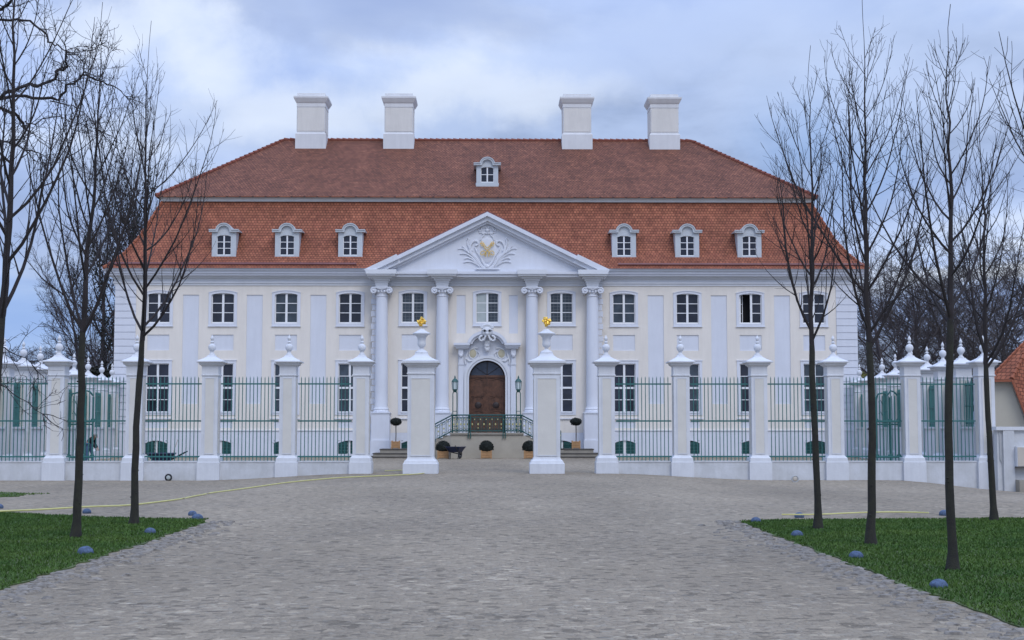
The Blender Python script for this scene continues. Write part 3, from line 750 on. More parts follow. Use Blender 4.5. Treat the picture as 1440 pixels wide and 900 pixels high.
# snow-guard gutter low on the mansard
gx = .30; zg = Z(371.5, EY+.25); b = MB()
for s in (-1, 1):
    b = MB(); b.tube([(s*7.35, EY+.20, zg), (s*(EX-.2), EY+.20, zg), (s*(EX-.2), BY-.3, zg)], .065, 8)
    for i in range(14): b.box(s*(7.5+i)-.02, s*(7.5+i)+.02, EY+.2, EY+.5, zg-.02, zg+.10)
    b.build('roof_gutter', 'copper_gutter', pal, smooth=True)
t1 = prof[-1]; Yk = EY+t1[0]; Xk = EX-t1[0]
b = MB(); zk0 = t1[1]; zk1 = Z(277, Yk-.2)
b.box(-Xk-.08, Xk+.08, Yk-.08, BY-t1[0]+.08, zk0-.03, zk0+(zk1-zk0)*.55); b.box(-Xk-.16, Xk+.16, Yk-.16, BY-t1[0]+.16, zk0+(zk1-zk0)*.55, zk1)
b.build('kerb_cornice', 'kerb_paint', pal)
RYg = (Yk+BY-t1[0])/2; zr = Z(197.5, RYg); uy = Yk-.32; ux = Xk+.32; rx = 12.75; z0 = Z(276.5, uy)
b = MB(); f0 = Z(270, uy+.5)
sl_ = (zr-z0)/(RYg-uy)
L_ = math.hypot(zr-z0, RYg-uy); by_ = 2*RYg-uy; Lh = math.hypot(zr-z0, ux-rx)
b.quad((-ux, uy, z0), (ux, uy, z0), (rx, RYg, zr), (-rx, RYg, zr), uv=[(-ux, 0), (ux, 0), (rx, L_), (-rx, L_)])
b.quad((ux, by_, z0), (-ux, by_, z0), (-rx, RYg, zr), (rx, RYg, zr), uv=[(ux, 0), (-ux, 0), (-rx, L_), (rx, L_)])
b.quad((ux, uy, z0), (ux, by_, z0), (rx, RYg, zr), uv=[(uy, 0), (by_, 0), (RYg, Lh)])
b.quad((-ux, by_, z0), (-ux, uy, z0), (-rx, RYg, zr), uv=[(by_, 0), (uy, 0), (RYg, Lh)])
for a, c in (((-ux, uy), (ux, uy)), ((ux, uy), (ux, by_)), ((-ux, by_), (-ux, uy))):
    b.quad((a[0], a[1], z0-.07), (c[0], c[1], z0-.07), (c[0], c[1], z0), (a[0], a[1], z0), uv=[(0, 0), (9, 0), (9, .1), (0, .1)])
up_roof = b.build('upper_roof', 'tile_up', pal)
def ridge_line(b, A, B_, rr=.10, st=.36):
    A = Vector(A); B_ = Vector(B_); n = int((B_-A).length/st); d = (B_-A)/n
    for i in range(n):
        p = A+d*i; q = A+d*(i+1.05); b.tube([p+Vector((0, 0, .02)), q+Vector((0, 0, .0))], [rr*1.25, rr*.85], 8)
b = MB(); ridge_line(b, (-rx, RYg, zr), (rx, RYg, zr))
for s in (-1, 1):
    ridge_line(b, (s*ux, uy, z0+.02), (s*rx, RYg, zr)); ridge_line(b, (s*ux, by_, z0+.02), (s*rx, RYg, zr))
b.build('ridge_tiles', 'tile_up_plain', pal, smooth=True) if 'tile_up_plain' in M else (mat('tile_up_plain', (.21, .062, .04), .85, .25, 6), b.build('ridge_tiles', 'tile_up_plain', pal, smooth=True))
mat('tile_low_plain', (.28, .09, .045), .85, .25, 6)
for s in (-1, 1):
    b = MB()
    for i in range(len(prof)-1):
        (r0, z0_), (r1, z1_) = prof[i], prof[i+1]; ridge_line(b, (s*(EX-r0), EY+r0, z0_), (s*(EX-r1), EY+r1, z1_), .08, .3)
    b.build('hip_tiles', 'tile_low_plain', pal, smooth=True)

# dormers ------------------------------------------------------------
def dormer(x, Y, zb, zt, w, rows, back, sc_=1.0):
    # zb bottom, zt top of the arched hood, w body width
    h = zt-zb; zs = zt-.36*sc_*1.0; hwid = w/2; ww = .30*w; wz0 = zb+.24*sc_; wz1 = zb+h*.70
    b = MB()
    b.box(x-hwid, x-ww, Y, Y+.12, zb, zs-.1); b.box(x+ww, x+hwid, Y, Y+.12, zb, zs-.1)
    b.box(x-ww, x+ww, Y, Y+.12, zb, wz0); b.box(x-hwid-.02, x+hwid+.02, Y-.05, Y+.12, zb-.02, zb+.09)
    inn = seg_arch(x-ww, x+ww, wz1, .10, 8)
    hr = .58*hwid
    def hoodz(u):
        d = abs(u-x); return zs+(.36*sc_*sqrt(max(0, 1-(d/hr)**2)) if d < hr else 0)
    for i in range(8): b.prism([inn[i], inn[i+1], (inn[i+1][0], hoodz(inn[i+1][0])), (inn[i][0], hoodz(inn[i][0]))], Y, Y+.12)
    for s in (-1, 1):
        x0, x1 = sorted((x+s*ww, x+s*hwid)); b.box(x0, x1, Y+.001, Y+.12, zs-.1, zs)
    # volutes at the foot
    for s in (-1, 1): b.ell((x+s*(hwid-.02), Y+.06, zb+.12), .07, .07, .12, 8, 6)
    o = b.build('dormer', 'dormer_grey', pal, origin=(x, Y, zb))
    c = MB()
    for s in (-1, 1):
        xx = x+s*hwid; c.box(*sorted((xx, xx-s*.06)), Y+.12, Y+back, zb, zs)
    c.build('cheek', 'frame_white' if False else 'dormer_grey', o)
    hd = MB(); path = [(x-hwid-.16, zs), (x-hr, zs)]+[(x-hr*cos(pi*i/10), zs+.36*sc_*sin(pi*i/10)) for i in range(1, 10)]+[(x+hr, zs), (x+hwid+.16, zs)]
    hd.band(path, -.07, .03, Y-.14, Y+.14); hd.band(path, .03, .08, Y-.18, Y+.14)
    hd.band(path, .0, .06, Y+.14, Y+back+.5)
    hd.build('hood', 'zinc' if False else 'dormer_grey', o)
    f = MB(); y0 = Y+.05; y1 = Y+.10
    f.box(x-ww, x-ww+.035, y0, y1, wz0, wz1); f.box(x+ww-.035, x+ww, y0, y1, wz0, wz1); f.box(x-ww, x+ww, y0-.002, y1, wz0-.0, wz0+.05); f.box(x-.04, x+.04, y0-.01, y1, wz0+.05, wz1); f.box(x-ww+.035, x+ww-.035, y0, y1, wz1-.03, wz1)
    for i in range(1, rows):
        z = wz0+.05+(wz1-wz0-.08)*i/rows; f.box(x-ww+.035, x-.04, y0+.01, y1-.01, z-.018, z+.018); f.box(x+.04, x+ww-.035, y0+.01, y1-.01, z-.018, z+.018)
    f.build('window_frame', 'frame_white', o)
    MB().box(x-ww-.02, x+ww+.02, y1-.01, y1+.01, wz0, wz1+.02).build('pane', 'glass', o)
    return o
DY = EY+.72
d0 = dormer(-14.88, DY, Z(365.5, DY), Z(316.5, DY), 1.36, 3, 1.7)
for x in (-11.32, -7.75, 7.75, 11.34, 14.88): cp(d0, pal, (x, DY, Z(365.5, DY)))
uyd = uy+ (Z(262, 83)-z0)/sl_ - .05
dormer(-.02, uyd, Z(262, uyd), Z(223, uyd), 1.28, 2, 2.6, .95)

# chimneys -----------------------------------------------------------
cyn = RYg-.65
def chimney(x):
    zb = Z(206, cyn-.55); zt = Z(133.5, cyn); h = [Z(q, cyn-.5) for q in (187, 183, 150, 145, 138)]
    b = MB(); r = .86
    yy = cyn+.55
    b.sq(x, yy, [(r*1.10, zb-1.6), (r*1.10, h[0]-.05), (r*1.04, h[0]+.02)])
    b.sq(x, yy, [(r*1.0, h[0]-.1), (r*1.0, h[2])])
    b.sq(x, yy, [(r*1.03, h[2]), (r*1.03, h[3]), (r*1.10, h[3]+.08), (r*1.24, h[4]), (r*1.24, h[4]+.10), (r*1.02, h[4]+.14), (r*1.0, zt)])
    o = b.build('chimney', 'chimney_plaster', up_roof, origin=(x, cyn, zb))
    MB().box(x-r*.94, x+r*.94, yy-r*1.0-.015, yy-r, h[0]+.05, h[2]-.06).build('chimney_panel', 'cream', o) if False else None
    return o
def chimney_face(x):
    r = .86; yy = cyn+.55; zb = Z(206, cyn-.55); h0 = Z(184, cyn-.5); h1 = Z(151, cyn-.5)
    b = MB(); b.box(x-r*.95, x+r*.95, yy-r-.02, yy+r+.02, h0, h1); b.box(x-r-.02, x+r+.02, yy-r*.95, yy+r*.95, h0, h1)
    return b
CX = [X(437, cyn, 170), X(561, cyn, 170), X(811, cyn, 170), X(932.5, cyn, 170)]
m_ = [(CX[3]-CX[0])/2, (CX[2]-CX[1])/2]
for x in (-m_[0], -m_[1], m_[1], m_[0]):
    chimney(x); chimney_face(x).build('chimney_face', 'chimney_buff', up_roof)

# entrance stairs ----------------------------------------------------
st = thing('entrance_stairs', 'stone double flight of steps up to the brown palace door', 'stairs', (0, 76, .13))
LY = 76.2; g0 = .13
b = MB(); b.prism([(0, 0)]*0 or [(-1.9, -.2), (1.9, -.2), (1.9, zl-.09), (-1.9, zl-.09)], LY, RY-.07)
for s in (-1, 1):
    # splayed front corners running out under the flights
    b.quad(*[(s*1.9, LY, -.2), (s*3.0, LY+.55, -.2), (s*3.0, LY+.55, zl-.65), (s*1.9, LY, zl-.09)][::s])
    b.quad(*[(s*3.0, LY+.55, -.2), (s*4.1, LY+.9, -.2), (s*4.1, LY+.9, .62), (s*3.0, LY+.55, zl-.65)][::s])
b.build('landing', 'landing_stone', st)
b = MB(); b.box(-1.98, 1.98, LY-.08, RY-.07, zl-.089, zl); b.build('landing_edge', 'step_stone', st)
n = 6; x = 1.9; z = zl
for s in (-1, 1):
    b = MB(); zz = zl
    for i in range(1, n+1):
        zz = zl-(zl-.62)*i/(n+.0); xa = 1.98+(i-1)*.36; b.box(*sorted((s*xa, s*(xa+.36+.02))), LY+.12+.10*i, RY-.07, -.2, zz)
    b.build('flight', 'step_stone', st)
    lo = MB(); no = MB()
    for i, (xe, zt_) in enumerate(((5.75, .62), (6.1, .40), (6.45, .22))):
        q = LY+.75-.30*i
        lo.box(*sorted((s*(3.9+.002*i), s*xe)), q, RY-.75, -.2, zt_-.05); no.box(*sorted((s*3.85, s*(xe+.03))), q-.03, RY-.75, zt_-.05+.001*i, zt_)
    lo.build('lower_steps', 'step_stone', st); no.build('step_nosing_shade', 'dark_edge', st)  # nosing slabs coloured dark to carry the shadow line of each step
# railing
def railing(pA, pB, name, parent, n, gold=True):
    # pA, pB: floor points; hand rail .95 above, lower rail .12 above
    b = MB(); g = MB(); A = Vector(pA); B_ = Vector(pB); H = Vector((0, 0, .95)); L0 = Vector((0, 0, .10))
    b.tube([A+H, B_+H], .035, 6); b.tube([A+L0, B_+L0], .028, 6); b.tube([A+Vector((0, 0, .82)), B_+Vector((0, 0, .82))], .015, 4)
    for i in range(n+1):
        p = A.lerp(B_, i/n); b.tube([p+L0*.0, p+H], .028 if i in (0, n) else .014, 5)
    d = (B_-A)/n
    for i in range(n):
        p = A.lerp(B_, (i+.5)/n); w = d*.42
        pts = []
        for k in range(17):
            t = 2*pi*k/16; pts.append(p+w*sin(t)*(.55+.4*cos(t/1)**2)+Vector((0, 0, .46+.34*cos(t))))
        b.tube(pts, .012, 4, False)
        for zz in (.18, .74):
            pts = [p+w*.8*cos(2*pi*k/10)+Vector((0, 0, zz+.07*sin(2*pi*k/10))) for k in range(11)]; b.tube(pts, .010, 4, False)
        yo = Vector((0, -.03, 0))
        g.ell(tuple(p+Vector((0, 0, .46))+yo), .042, .02, .06, 4, 4); g.ell(tuple(p+w*.95+Vector((0, 0, .72))+yo), .028, .02, .036, 4, 4)
        if i % 2: g.ell(tuple(p+Vector((0, 0, .26))+yo), .03, .02, .04, 4, 4)
    o = b.build(name, 'dark_teal', parent); g.build('gilded_leaves', 'pale_gilt', o, smooth=False); return o
ry_ = LY+.02
railing((-1.85, ry_, zl), (-.93, ry_, zl), 'railing', st, 5); railing((-.93, ry_-.0, zl), (.93, ry_-.0, zl), 'railing', st, 6); railing((.93, ry_, zl), (1.85, ry_, zl), 'railing', st, 5)
for s in (-1, 1):
    railing((s*1.85, ry_, zl), (s*3.05, ry_+.5, zl-.62), 'railing', st, 4); railing((s*3.05, ry_+.5, zl-.62), (s*4.0, ry_+.85, .62), 'railing', st, 3)
b = MB()
for x in (-.93, .93):
    for q in (-.06, .06): b.box(x+q-.025, x+q+.025, ry_-.12, ry_-.07, zl-.30, zl+.95)
b.build('rail_bracket', 'dark_teal', st)

def lantern(x, label):
    ly = ry_-.0; t = thing('lantern_post', label, 'lantern', (x, ly, zl), 'lantern posts on the landing railing')
    b = MB(); z1 = Z(551, ly)
    for s in (-1, 1):
        b.tube([(x+s*.11, ly, zl), (x+s*.11, ly, z1-.1), (x+s*.07, ly, z1+.02), (x-s*.03, ly, z1+.12), (x, ly, z1+.2)], .024, 6)
    for z in (zl+.35, zl+.9, zl+1.15): b.tube([(x-.11, ly, z), (x+.11, ly, z)], .018, 5)
    for s in (-1, 1): b.ell((x+s*.11, ly, zl+.95), .045, .045, .05, 8, 6)
    b.build('post', 'dark_teal', t, smooth=True)
    zb = Z(547.5, ly); zt = Z(537, ly)
    b = MB(); b.lathe(x, ly, [(.05, zb-.16), (.12, zb-.04), (.14, zb)], 6); b.lathe(x, ly, [(.19, zt), (.15, zt+.08), (.07, zt+.17), (.03, zt+.2), (.045, zt+.25), (.0, zt+.36)], 6)
    for k in range(6):
        a = 2*pi*k/6; b.tube([(x+.135*cos(a), ly+.135*sin(a), zb), (x+.165*cos(a), ly+.165*sin(a), zt)], .013, 4)
    b.build('lantern_frame', 'dark_teal', t)
    MB().lathe(x, ly, [(.12, zb+.005), (.15, zt-.005)], 6).build('lantern_glass', 'lamp_pane', t)
lantern(X(639.7, ry_), 'green lantern on a tall double post, left corner of the landing')
lantern(X(729, ry_), 'green lantern on a tall double post, right corner of the landing')

# tubs ---------------------------------------------------------------
def tub_mb(x, y, z, w, h):
    b = MB(); b.box(x-w/2+.02, x+w/2-.02, y-w/2+.02, y+w/2-.02, z+.03, z+h-.02)
    for sx in (-1, 1):
        for sy in (-1, 1): b.box(x+sx*(w/2-.03)-.03, x+sx*(w/2-.03)+.03, y+sy*(w/2-.03)-.03, y+sy*(w/2-.03)+.03, z, z+h+.02)
    for k in range(3):
        zz = z+.07+(h-.1)*k/2.4; b.box(x-w/2-.005, x+w/2+.005, y-w/2-.005, y+w/2+.005, zz, zz+.03)
    return b
def leafball(cx, cy, cz, rx, ry, rz, n, seed, flat=False):
    b = MB(); r = random.Random(seed)
    b.ell((cx, cy, cz), rx*.93, ry*.93, rz*.93, 18, 10, .03, r)
    for i in range(n):
        while True:
            d = Vector((r.gauss(0, 1), r.gauss(0, 1), r.gauss(0, 1))).normalized()
            if not (flat and d.z < -.35): break
        k = r.uniform(.9, 1.05); p = Vector((cx+d.x*rx*k, cy+d.y*ry*k, cz+d.z*rz*k)); s_ = r.uniform(.02, .045)
        u = Vector((r.uniform(-1, 1), r.uniform(-1, 1), r.uniform(-1, 1))).normalized()*s_; v = d.cross(u).normalized()*s_
        b.quad(p-u, p+v, p+u+d*s_*.5)
    return b
def dome_tub(px, Y, label):
    p = Vector((X(px, Y, 640), Y, gz(0, Y))); t = thing('potted_box_dome', label, 'potted shrub', p, 'clipped box domes in front of the landing')
    tub_mb(p.x, p.y, p.z, .58, .42).build('tub', 'planter_wood', t); leafball(p.x, p.y, p.z+.58, .37, .37, .36, 1500, int(px), True).build('crown', 'boxwood', t)
dome_tub(623, 75.0, 'dark clipped box dome in a wooden tub beside the wheelbarrow')
dome_tub(684, 75.2, 'dark clipped box dome in a wooden tub centred below the door')
dome_tub(744.5, 75.0, 'dark clipped box dome in a wooden tub half hidden by the right gate pier')
def lolly(px, Y, label):
    p = Vector((X(px, Y, 625), Y, .62)); t = thing('potted_standard_tree', label, 'potted tree', p, 'clipped standard trees on the side steps')
    tub_mb(p.x, p.y, p.z, .46, .42).build('tub', 'planter_wood', t); MB().tube([p+Vector((0, 0, .3)), p+Vector((.01, 0, .8)), p+Vector((0, 0, 1.4))], .025, 6).build('stem', 'stem', t)
    leafball(p.x, p.y, Z(593, Y), .30, .30, .20, 1200, int(px)).build('crown', 'boxwood', t)
lolly(556.5, 77.4, 'dark lollipop tree in a wooden tub on the left side steps')
lolly(810, 77.4, 'dark lollipop tree in a wooden tub on the right side steps')

def wheelbarrow(x, y, label, rz, tray='zinc', wheel='black_plastic', s=1):
    z = gz(x, y); t = thing('wheelbarrow', label, 'wheelbarrow', (x, y, z))
    b = MB(); zz = z
    b.quad((x-.25, y-.2, zz+.28), (x+.22, y-.2, zz+.28), (x+.22, y+.2, zz+.28), (x-.25, y+.2, zz+.28))
    for (a, c, d, e) in (((-.25, -.2), (.22, -.2), (.42, -.30), (-.42, -.30)), ((.22, .2), (-.25, .2), (-.42, .30), (.42, .30)), ((.22, -.2), (.22, .2), (.42, .30), (.42, -.30)), ((-.25, .2), (-.25, -.2), (-.42, -.30), (-.42, .30))):
        b.quad((x+a[0], y+a[1], zz+.28), (x+c[0], y+c[1], zz+.28), (x+d[0], y+d[1], zz+.5), (x+e[0], y+e[1], zz+.5))
    b.tube([(x-.42, y-.3, zz+.5), (x+.42, y-.3, zz+.5), (x+.42, y+.3, zz+.5), (x-.42, y+.3, zz+.5), (x-.42, y-.3, zz+.5)], .018, 5); b.build('tray', tray, t)
    b = MB()
    for q in (-.2, .2):
        b.tube([(x+.55, y+q*.3, zz+.2), (x+.2, y+q, zz+.26), (x-.3, y+q, zz+.32), (x-.75, y+q*1.25, zz+.56)], .02, 6); b.tube([(x-.2, y+q, zz+.3), (x-.28, y+q, zz), (x-.12, y+q, zz+.0), (x-.05, y+q, zz+.28)], .018, 5)
    b.build('frame', 'black_plastic', t)
    w = MB(); ring = [(x+.55+.15*cos(2*pi*k/16), y, zz+.19+.15*sin(2*pi*k/16)) for k in range(17)]; w.tube(ring, .04, 6, False); w.tube([(x+.55, y-.06, zz+.19), (x+.55, y+.06, zz+.19)], .04, 8); w.build('wheel', wheel, t)
    t.rotation_euler.z = rz; t.scale = (s, s, s); return t
wheelbarrow(X(641, 74.6), 74.6, 'dark metal wheelbarrow between two box tubs below the landing', 1.25, 'navy', 'black_plastic', 1.25)
wb = wheelbarrow(X(228, 58.5), 58.5, 'blue-black garden wheelbarrow with a red wheel behind the left fence', pi+.15, 'navy', 'red_paint', 1.38)
bx = X(243, 58.6); b = MB(); b.tube([(bx-.18, 59.0, .25), (bx+.12, 59.1, 1.25)], .016, 6)
tl = thing('garden_broom', 'thin pale broom leaning out beside the wheelbarrow behind the left fence', 'broom', (bx-.18, 59, 0))
b.build('handle', 'cabinet', tl); MB().box(bx-.34, bx-.04, 58.95, 59.05, 0.02, .26).build('broom_head', 'stem', tl)

# ---------------------------------------------------------------- front fence
FY = 54.9
zr0 = {q: Z(q, 54.6) for q in (649, 650, 640, 538, 528, 515, 508, 500.5)}
def pier_parts(x, y, zb, parent, w=.305, panel=True, origin=None, simple=False, side=False):
    b = MB(); hp = zr0
    b.sq(x, y, [(w+.125, zb), (w+.125, hp[650]-.0), (w+.10, hp[650]+.01), (w+.09, hp[650]+.16), (w+.05, hp[650]+.20), (w, hp[650]+.26), (w, hp[528]-.02), (w+.035, hp[528]-.01), (w+.035, hp[528]+.03), (w+.01, hp[528]+.04),
                (w+.01, hp[515]-.02), (w+.06, hp[515]+.04), (w+.10, hp[515]+.05), (w+.12, hp[508]-.06), (w+.21, hp[508]-.045), (w+.21, hp[508]+.0)])
    o = b.build('pier', 'fence_white', parent, origin=(x, y, 0))
    c = MB(); t = hp[508]; top = hp[500.5]+.03
    c.sq(x, y, [(w+.20, t+.001), (w+.10, t+.04), (w-.02, t+.10), (w-.13, t+.17), (w-.17, t+.24)])
    c.build('cap', 'fence_white', o)
    f = MB(); zt = t+.24
    f.lathe(x, y, [(.12, zt), (.12, zt+.04), (.07, zt+.08), (.065, zt+.13), (.09, zt+.16)], 8)
    f.ell((x, y, zt+.30), .15, .15, .155, 16, 10)
    f.lathe(x, y, [(.045, zt+.44), (.05, zt+.48), (.075, zt+.50), (.06, zt+.54), (.03, zt+.555), (.055, zt+.60), (.075, zt+.645), (.055, zt+.69), (.025, zt+.75), (.0, zt+.80)], 8)
    f.build('finial', 'fence_white', o, smooth=True, ang=60)
    if panel:
        z0 = hp[650]+.34; z1 = hp[528]-.12
        p = MB(); p.box(x-.165, x+.165, y-w-.012, y-w+.02, z0, z1); p.box(x-w-.012, x-w+.02, y-.165, y+.165, z0, z1); p.box(x+w-.02, x+w+.012, y-.165, y+.165, z0, z1)
        p.build('pier_panel', 'fence_cream', o)
        p = MB(); 
        for (dx) in (0,):
            p.band([(x-.165, z0), (x+.165, z0), (x+.165, z1), (x-.165, z1)], -.025, .0, y-w-.022, y-w+.01, True)
        p.build('panel_frame', 'fence_white', o)
    return o
def grille(x0, x1, y, parent, zbot, ztop, rails, step=.145, name='railing', gate=False):
    b = MB(); n = max(2, int(round((x1-x0)/step)))
    for i in range(n):
        x = x0+(x1-x0)*(i+.5)/n+rnd.uniform(-.004, .004); dz = rnd.uniform(-.012, .012)
        b.box(x-.014, x+.014, y-.014, y+.014, zbot, ztop-.10+dz); 
        k = len(b.v); b.v += [(x-.0165, y-.0165, ztop-.10+dz), (x+.0165, y-.0165, ztop-.10+dz), (x+.0165, y+.0165, ztop-.10+dz), (x-.0165, y+.0165, ztop-.10+dz), (x, y, ztop+dz)]
        b.f += [(k, k+1, k+4), (k+1, k+2, k+4), (k+2, k+3, k+4), (k+3, k, k+4)]
    for z in rails: b.box(x0-.05, x1+.05, y-.032, y-.018, z-.028, z+.028)
    return b.build(name, 'teal', parent)
zr_rails = [Z(540, FY), Z(592, FY), Z(642, FY)]
LX = [X(p, 54.75) for p in (508, 405, 296, 190, 80, -26)]; RX = [X(p, 54.75) for p in (853, 958, 1067, 1174, 1282, 1386)]
fences = {}
for nm, xs, lab in (('left', LX, 'white piered wall with green iron railings in front of the palace, left of the gate'), ('right', RX, 'white piered wall with green iron railings in front of the palace, right of the gate')):
    f = thing('railing_fence', lab, 'fence', (xs[0], FY, 0), 'railed forecourt fences'); fences[nm] = f
    for x in xs: pier_parts(x, FY, gz(x, 54)-.25, f)
    for a, c in zip(xs[:-1], xs[1:]):
        a, c = sorted((a, c)); b = MB()
        b.box(a+.43, c-.43, FY-.28, FY+.28, -1.0, zr0[649]-.03); b.box(a+.43, c-.43, FY-.30, FY+.30, zr0[649]-.03, zr0[649]+.02)
        b.build('base_wall', 'plinth_dirty', f)
        grille(a+.42, c-.42, FY, f, zr0[649]+.03 if False else zr0[649]+.02, Z(529, FY), zr_rails)
# wicket gates just behind the fence
def wicket(x0, x1, label):
    y = FY+.42; xm = (x0+x1)/2; t = thing('iron_gate', label, 'gate', (xm, y, 0), 'green iron gates behind the fence')
    b = MB(); z0 = .15; z1 = Z(553, y); zm1 = Z(593, y); zl1 = Z(643, y)
    for x in (x0, xm+.1, x1): b.tube([(x, y, 0), (x, y, z1-.15)], .038, 6)
    b.tube([(x0, y, z1-.25), (x0+.08, y, z1-.03), (x0+.3, y, z1+.02), (xm, y, z1-.10), (xm+.15, y, z1+.10), (x1-.15, y, z1+.06), (x1, y, z1-.1)], .036, 6)
    for z in (zm1, zl1, zm1-.10): b.tube([(x0, y, z), (x1, y, z)], .03, 6)
    for x in (x0, xm+.1, x1):
        for z in (zm1, zl1): b.ell((x, y, z+.05), .09, .05, .09, 8, 6)
    b.build('gate_frame', 'teal', t)
    b = MB()
    for i in range(1, 7):
        x = x0+(x1-x0)*i/7; b.box(x-.012, x+.012, y-.012, y+.012, .05, z1-.1)
    for z in (zm1+.3, z1-.35): b.tube([(x0+.1+.28*(k/6), y, z+.10*sin(k*1.3)) for k in range(7)], .016, 5)
    b.build('gate_bars', 'teal', t)
wicket(X(1236, FY), X(1267, FY), 'green scrollwork iron gate seen through the right fence')
wicket(X(94, FY), X(127, FY), 'green scrollwork iron gate seen through the left fence')

# gate piers with urns
def gate_pier(px, label):
    x = X(px, 54.6); y = FY; w = .5; t = thing('gate_pier', label, 'gate pier', (x, y, 0), 'tall gate piers with gilded urns')
    z = lambda q: Z(q, 54.4)
    b = MB(); b.sq(x, y, [(w+.16, -.3), (w+.16, z(652)), (w+.13, z(651)), (w+.10, z(648)), (w+.03, z(646)), (w, z(643)), (w, z(526.5)), (w+.035, z(526)), (w+.035, z(524.5)), (w+.01, z(524)), (w+.01, z(517)), (w+.07, z(514.5)), (w+.12, z(513.5)), (w+.14, z(511)), (w+.22, z(510.5)), (w+.22, z(507.5))])
    b.build('shaft', 'fence_white', t)
    b = MB(); b.sq(x, y, [(w+.21, z(507.4)), (w+.08, z(506)), (w-.10, z(503)), (w-.22, z(499.5)), (w-.26, z(496.5))]); b.build('cap', 'fence_white', t)
    z0 = z(640); z1 = z(532.5); p = MB(); p.box(x-.355, x+.355, y-w-.012, y-w+.02, z0, z1); p.box(x-w-.012, x-w+.02, y-.355, y+.355, z0, z1); p.box(x+w-.02, x+w+.012, y-.355, y+.355, z0, z1); p.build('panel', 'fence_cream', t)
    p = MB(); p.band([(x-.355, z0), (x+.355, z0), (x+.355, z1), (x-.355, z1)], -.035, 0, y-w-.028, y-w+.01, True); p.build('panel_frame', 'fence_white', t)
    Zt = z(496.5)
    u = MB(); H = z(463)-Zt
    u.lathe(x, y, [(.25, Zt), (.25, Zt+.05), (.21, Zt+.09), (.19, Zt+.10), (.13, Zt+.14), (.07, Zt+.17), (.06, Zt+.22), (.09, Zt+.25), (.14, Zt+.29), (.165, Zt+.36), (.155, Zt+.44), (.15, Zt+.52), (.18, Zt+.64), (.25, Zt+.72), (.345, Zt+.75), (.35, Zt+.79), (.26, Zt+.83), (.14, Zt+.90), (.08, Zt+.96)], 20)
    un = u.build('urn', 'fence_white', t, smooth=True, ang=40)
    g = MB(); r = random.Random(int(px)); cz = z(451)
    g.ell((x, y, cz), .12, .12, .13, 10, 8)
    for i in range(44):
        d = Vector((r.gauss(0, 1), r.gauss(0, 1), r.gauss(0, 1))).normalized(); q = Vector((x, y, cz))+d*r.uniform(.11, .165)
        g.ell(tuple(q), .035+.025*r.random(), .04, .03+.02*r.random(), 6, 5, .2, r)
    g.build('gilded_flowers', 'gold', un, smooth=False)
gate_pier(592, 'tall gate pier with urn and gilded flowers, left of the opening')
gate_pier(769, 'tall gate pier with urn and gilded flowers, right of the opening')

# side fences --------------------------------------------------------
SP = [(19.05, 56.6), (19.08, 59.0), (19.4, 62.2), (19.6, 65.2), (19.75, 68.4), (20.15, 72.2), (20.5, 76.0), (20.8, 79.2)]
def side_fence(s, label):
    f = thing('side_railing_wall', label, 'fence', (s*19, 55, 0), 'walls running back to the palace')
    pts = [(s*19.25, 54.9)]+[(s*x, y) for x, y in SP]
    ztop = 1.78
    for i, (x, y) in enumerate(pts):
        if i: pier_parts(x, y, -.8, f, panel=True)
    for (a, c) in zip(pts[:-1], pts[1:]):
        A = Vector((a[0], a[1], 0)); B_ = Vector((c[0], c[1], 0)); d = (B_-A).normalized(); nn = Vector((-d.y, d.x, 0)); A2 = A+d*.3; B2 = B_-d*.3
        b = MB()
        def obox(w, z0, z1):
            P = [A2+nn*w, B2+nn*w, B2-nn*w, A2-nn*w]; b.v += [(p.x, p.y, z0) for p in P]+[(p.x, p.y, z1) for p in P]; k = len(b.v)-8
            b.f += [tuple(k+i for i in q) for q in ((0, 3, 2, 1), (4, 5, 6, 7), (0, 1, 5, 4), (1, 2, 6, 5), (2, 3, 7, 6), (3, 0, 4, 7))]
        obox(.2, -.8, ztop-.08); obox(.26, ztop-.08, ztop); b.build('base_wall', 'fence_white', f)
        b = MB(); L_ = (B2-A2).length; n = int(L_/.125); zt = 3.62
        for i in range(n):
            p = A2+(B2-A2)*((i+.5)/n); b.box(p.x-.02, p.x+.02, p.y-.02, p.y+.02, ztop, zt-.12); b.tube([(p.x, p.y, zt-.12), (p.x, p.y, zt)], [.022, .002], 4, False)
        for z in (ztop+.15, 2.6, zt-.2): b.tube([A2+Vector((0, 0, z)), B2+Vector((0, 0, z))], .03, 4)
        b.build('railing', 'teal', f)
side_fence(-1, 'receding white wall with green railings running back to the palace, left side')
side_fence(1, 'receding white wall with green railings running back to the palace, right side')

# right boundary wall, cabinet, block and house
WY = 54.0; x0 = X(1388, 53.5); xw = X(1400.5, WY)
bw = thing('boundary_wall', 'plain white wall joining the fence at the right edge of the picture', 'wall', (xw+2, WY, -.5))
b = MB(); xe = xw+9
b.box(xw, xe, WY, WY+.35, -1.2, Z(605, WY)); b.box(X(1389, FY), xw+.3, WY+.36, FY-.25, -1.2, Z(608, WY)) if False else None
b.box(X(1408, WY), X(1423.5, WY), WY-.10, WY, -1.2, Z(605, WY)-.001)
b.build('wall', 'plinth_dirty', bw)
MB().box(xw-.06, xe, WY-.12, WY+.42, Z(605, WY), Z(600, WY)).build('coping', 'fence_white', bw)
b = MB(); xq = X(1405.5, WY); b.tube([(xq-.05, WY-.03, Z(602, WY)), (xq-.03, WY-.03, Z(647, WY)), (xq+.05, WY-.03, Z(652, WY)), (xq+.08, WY-.03, Z(690, WY))], .02, 6); b.build('cable', 'zinc', bw)
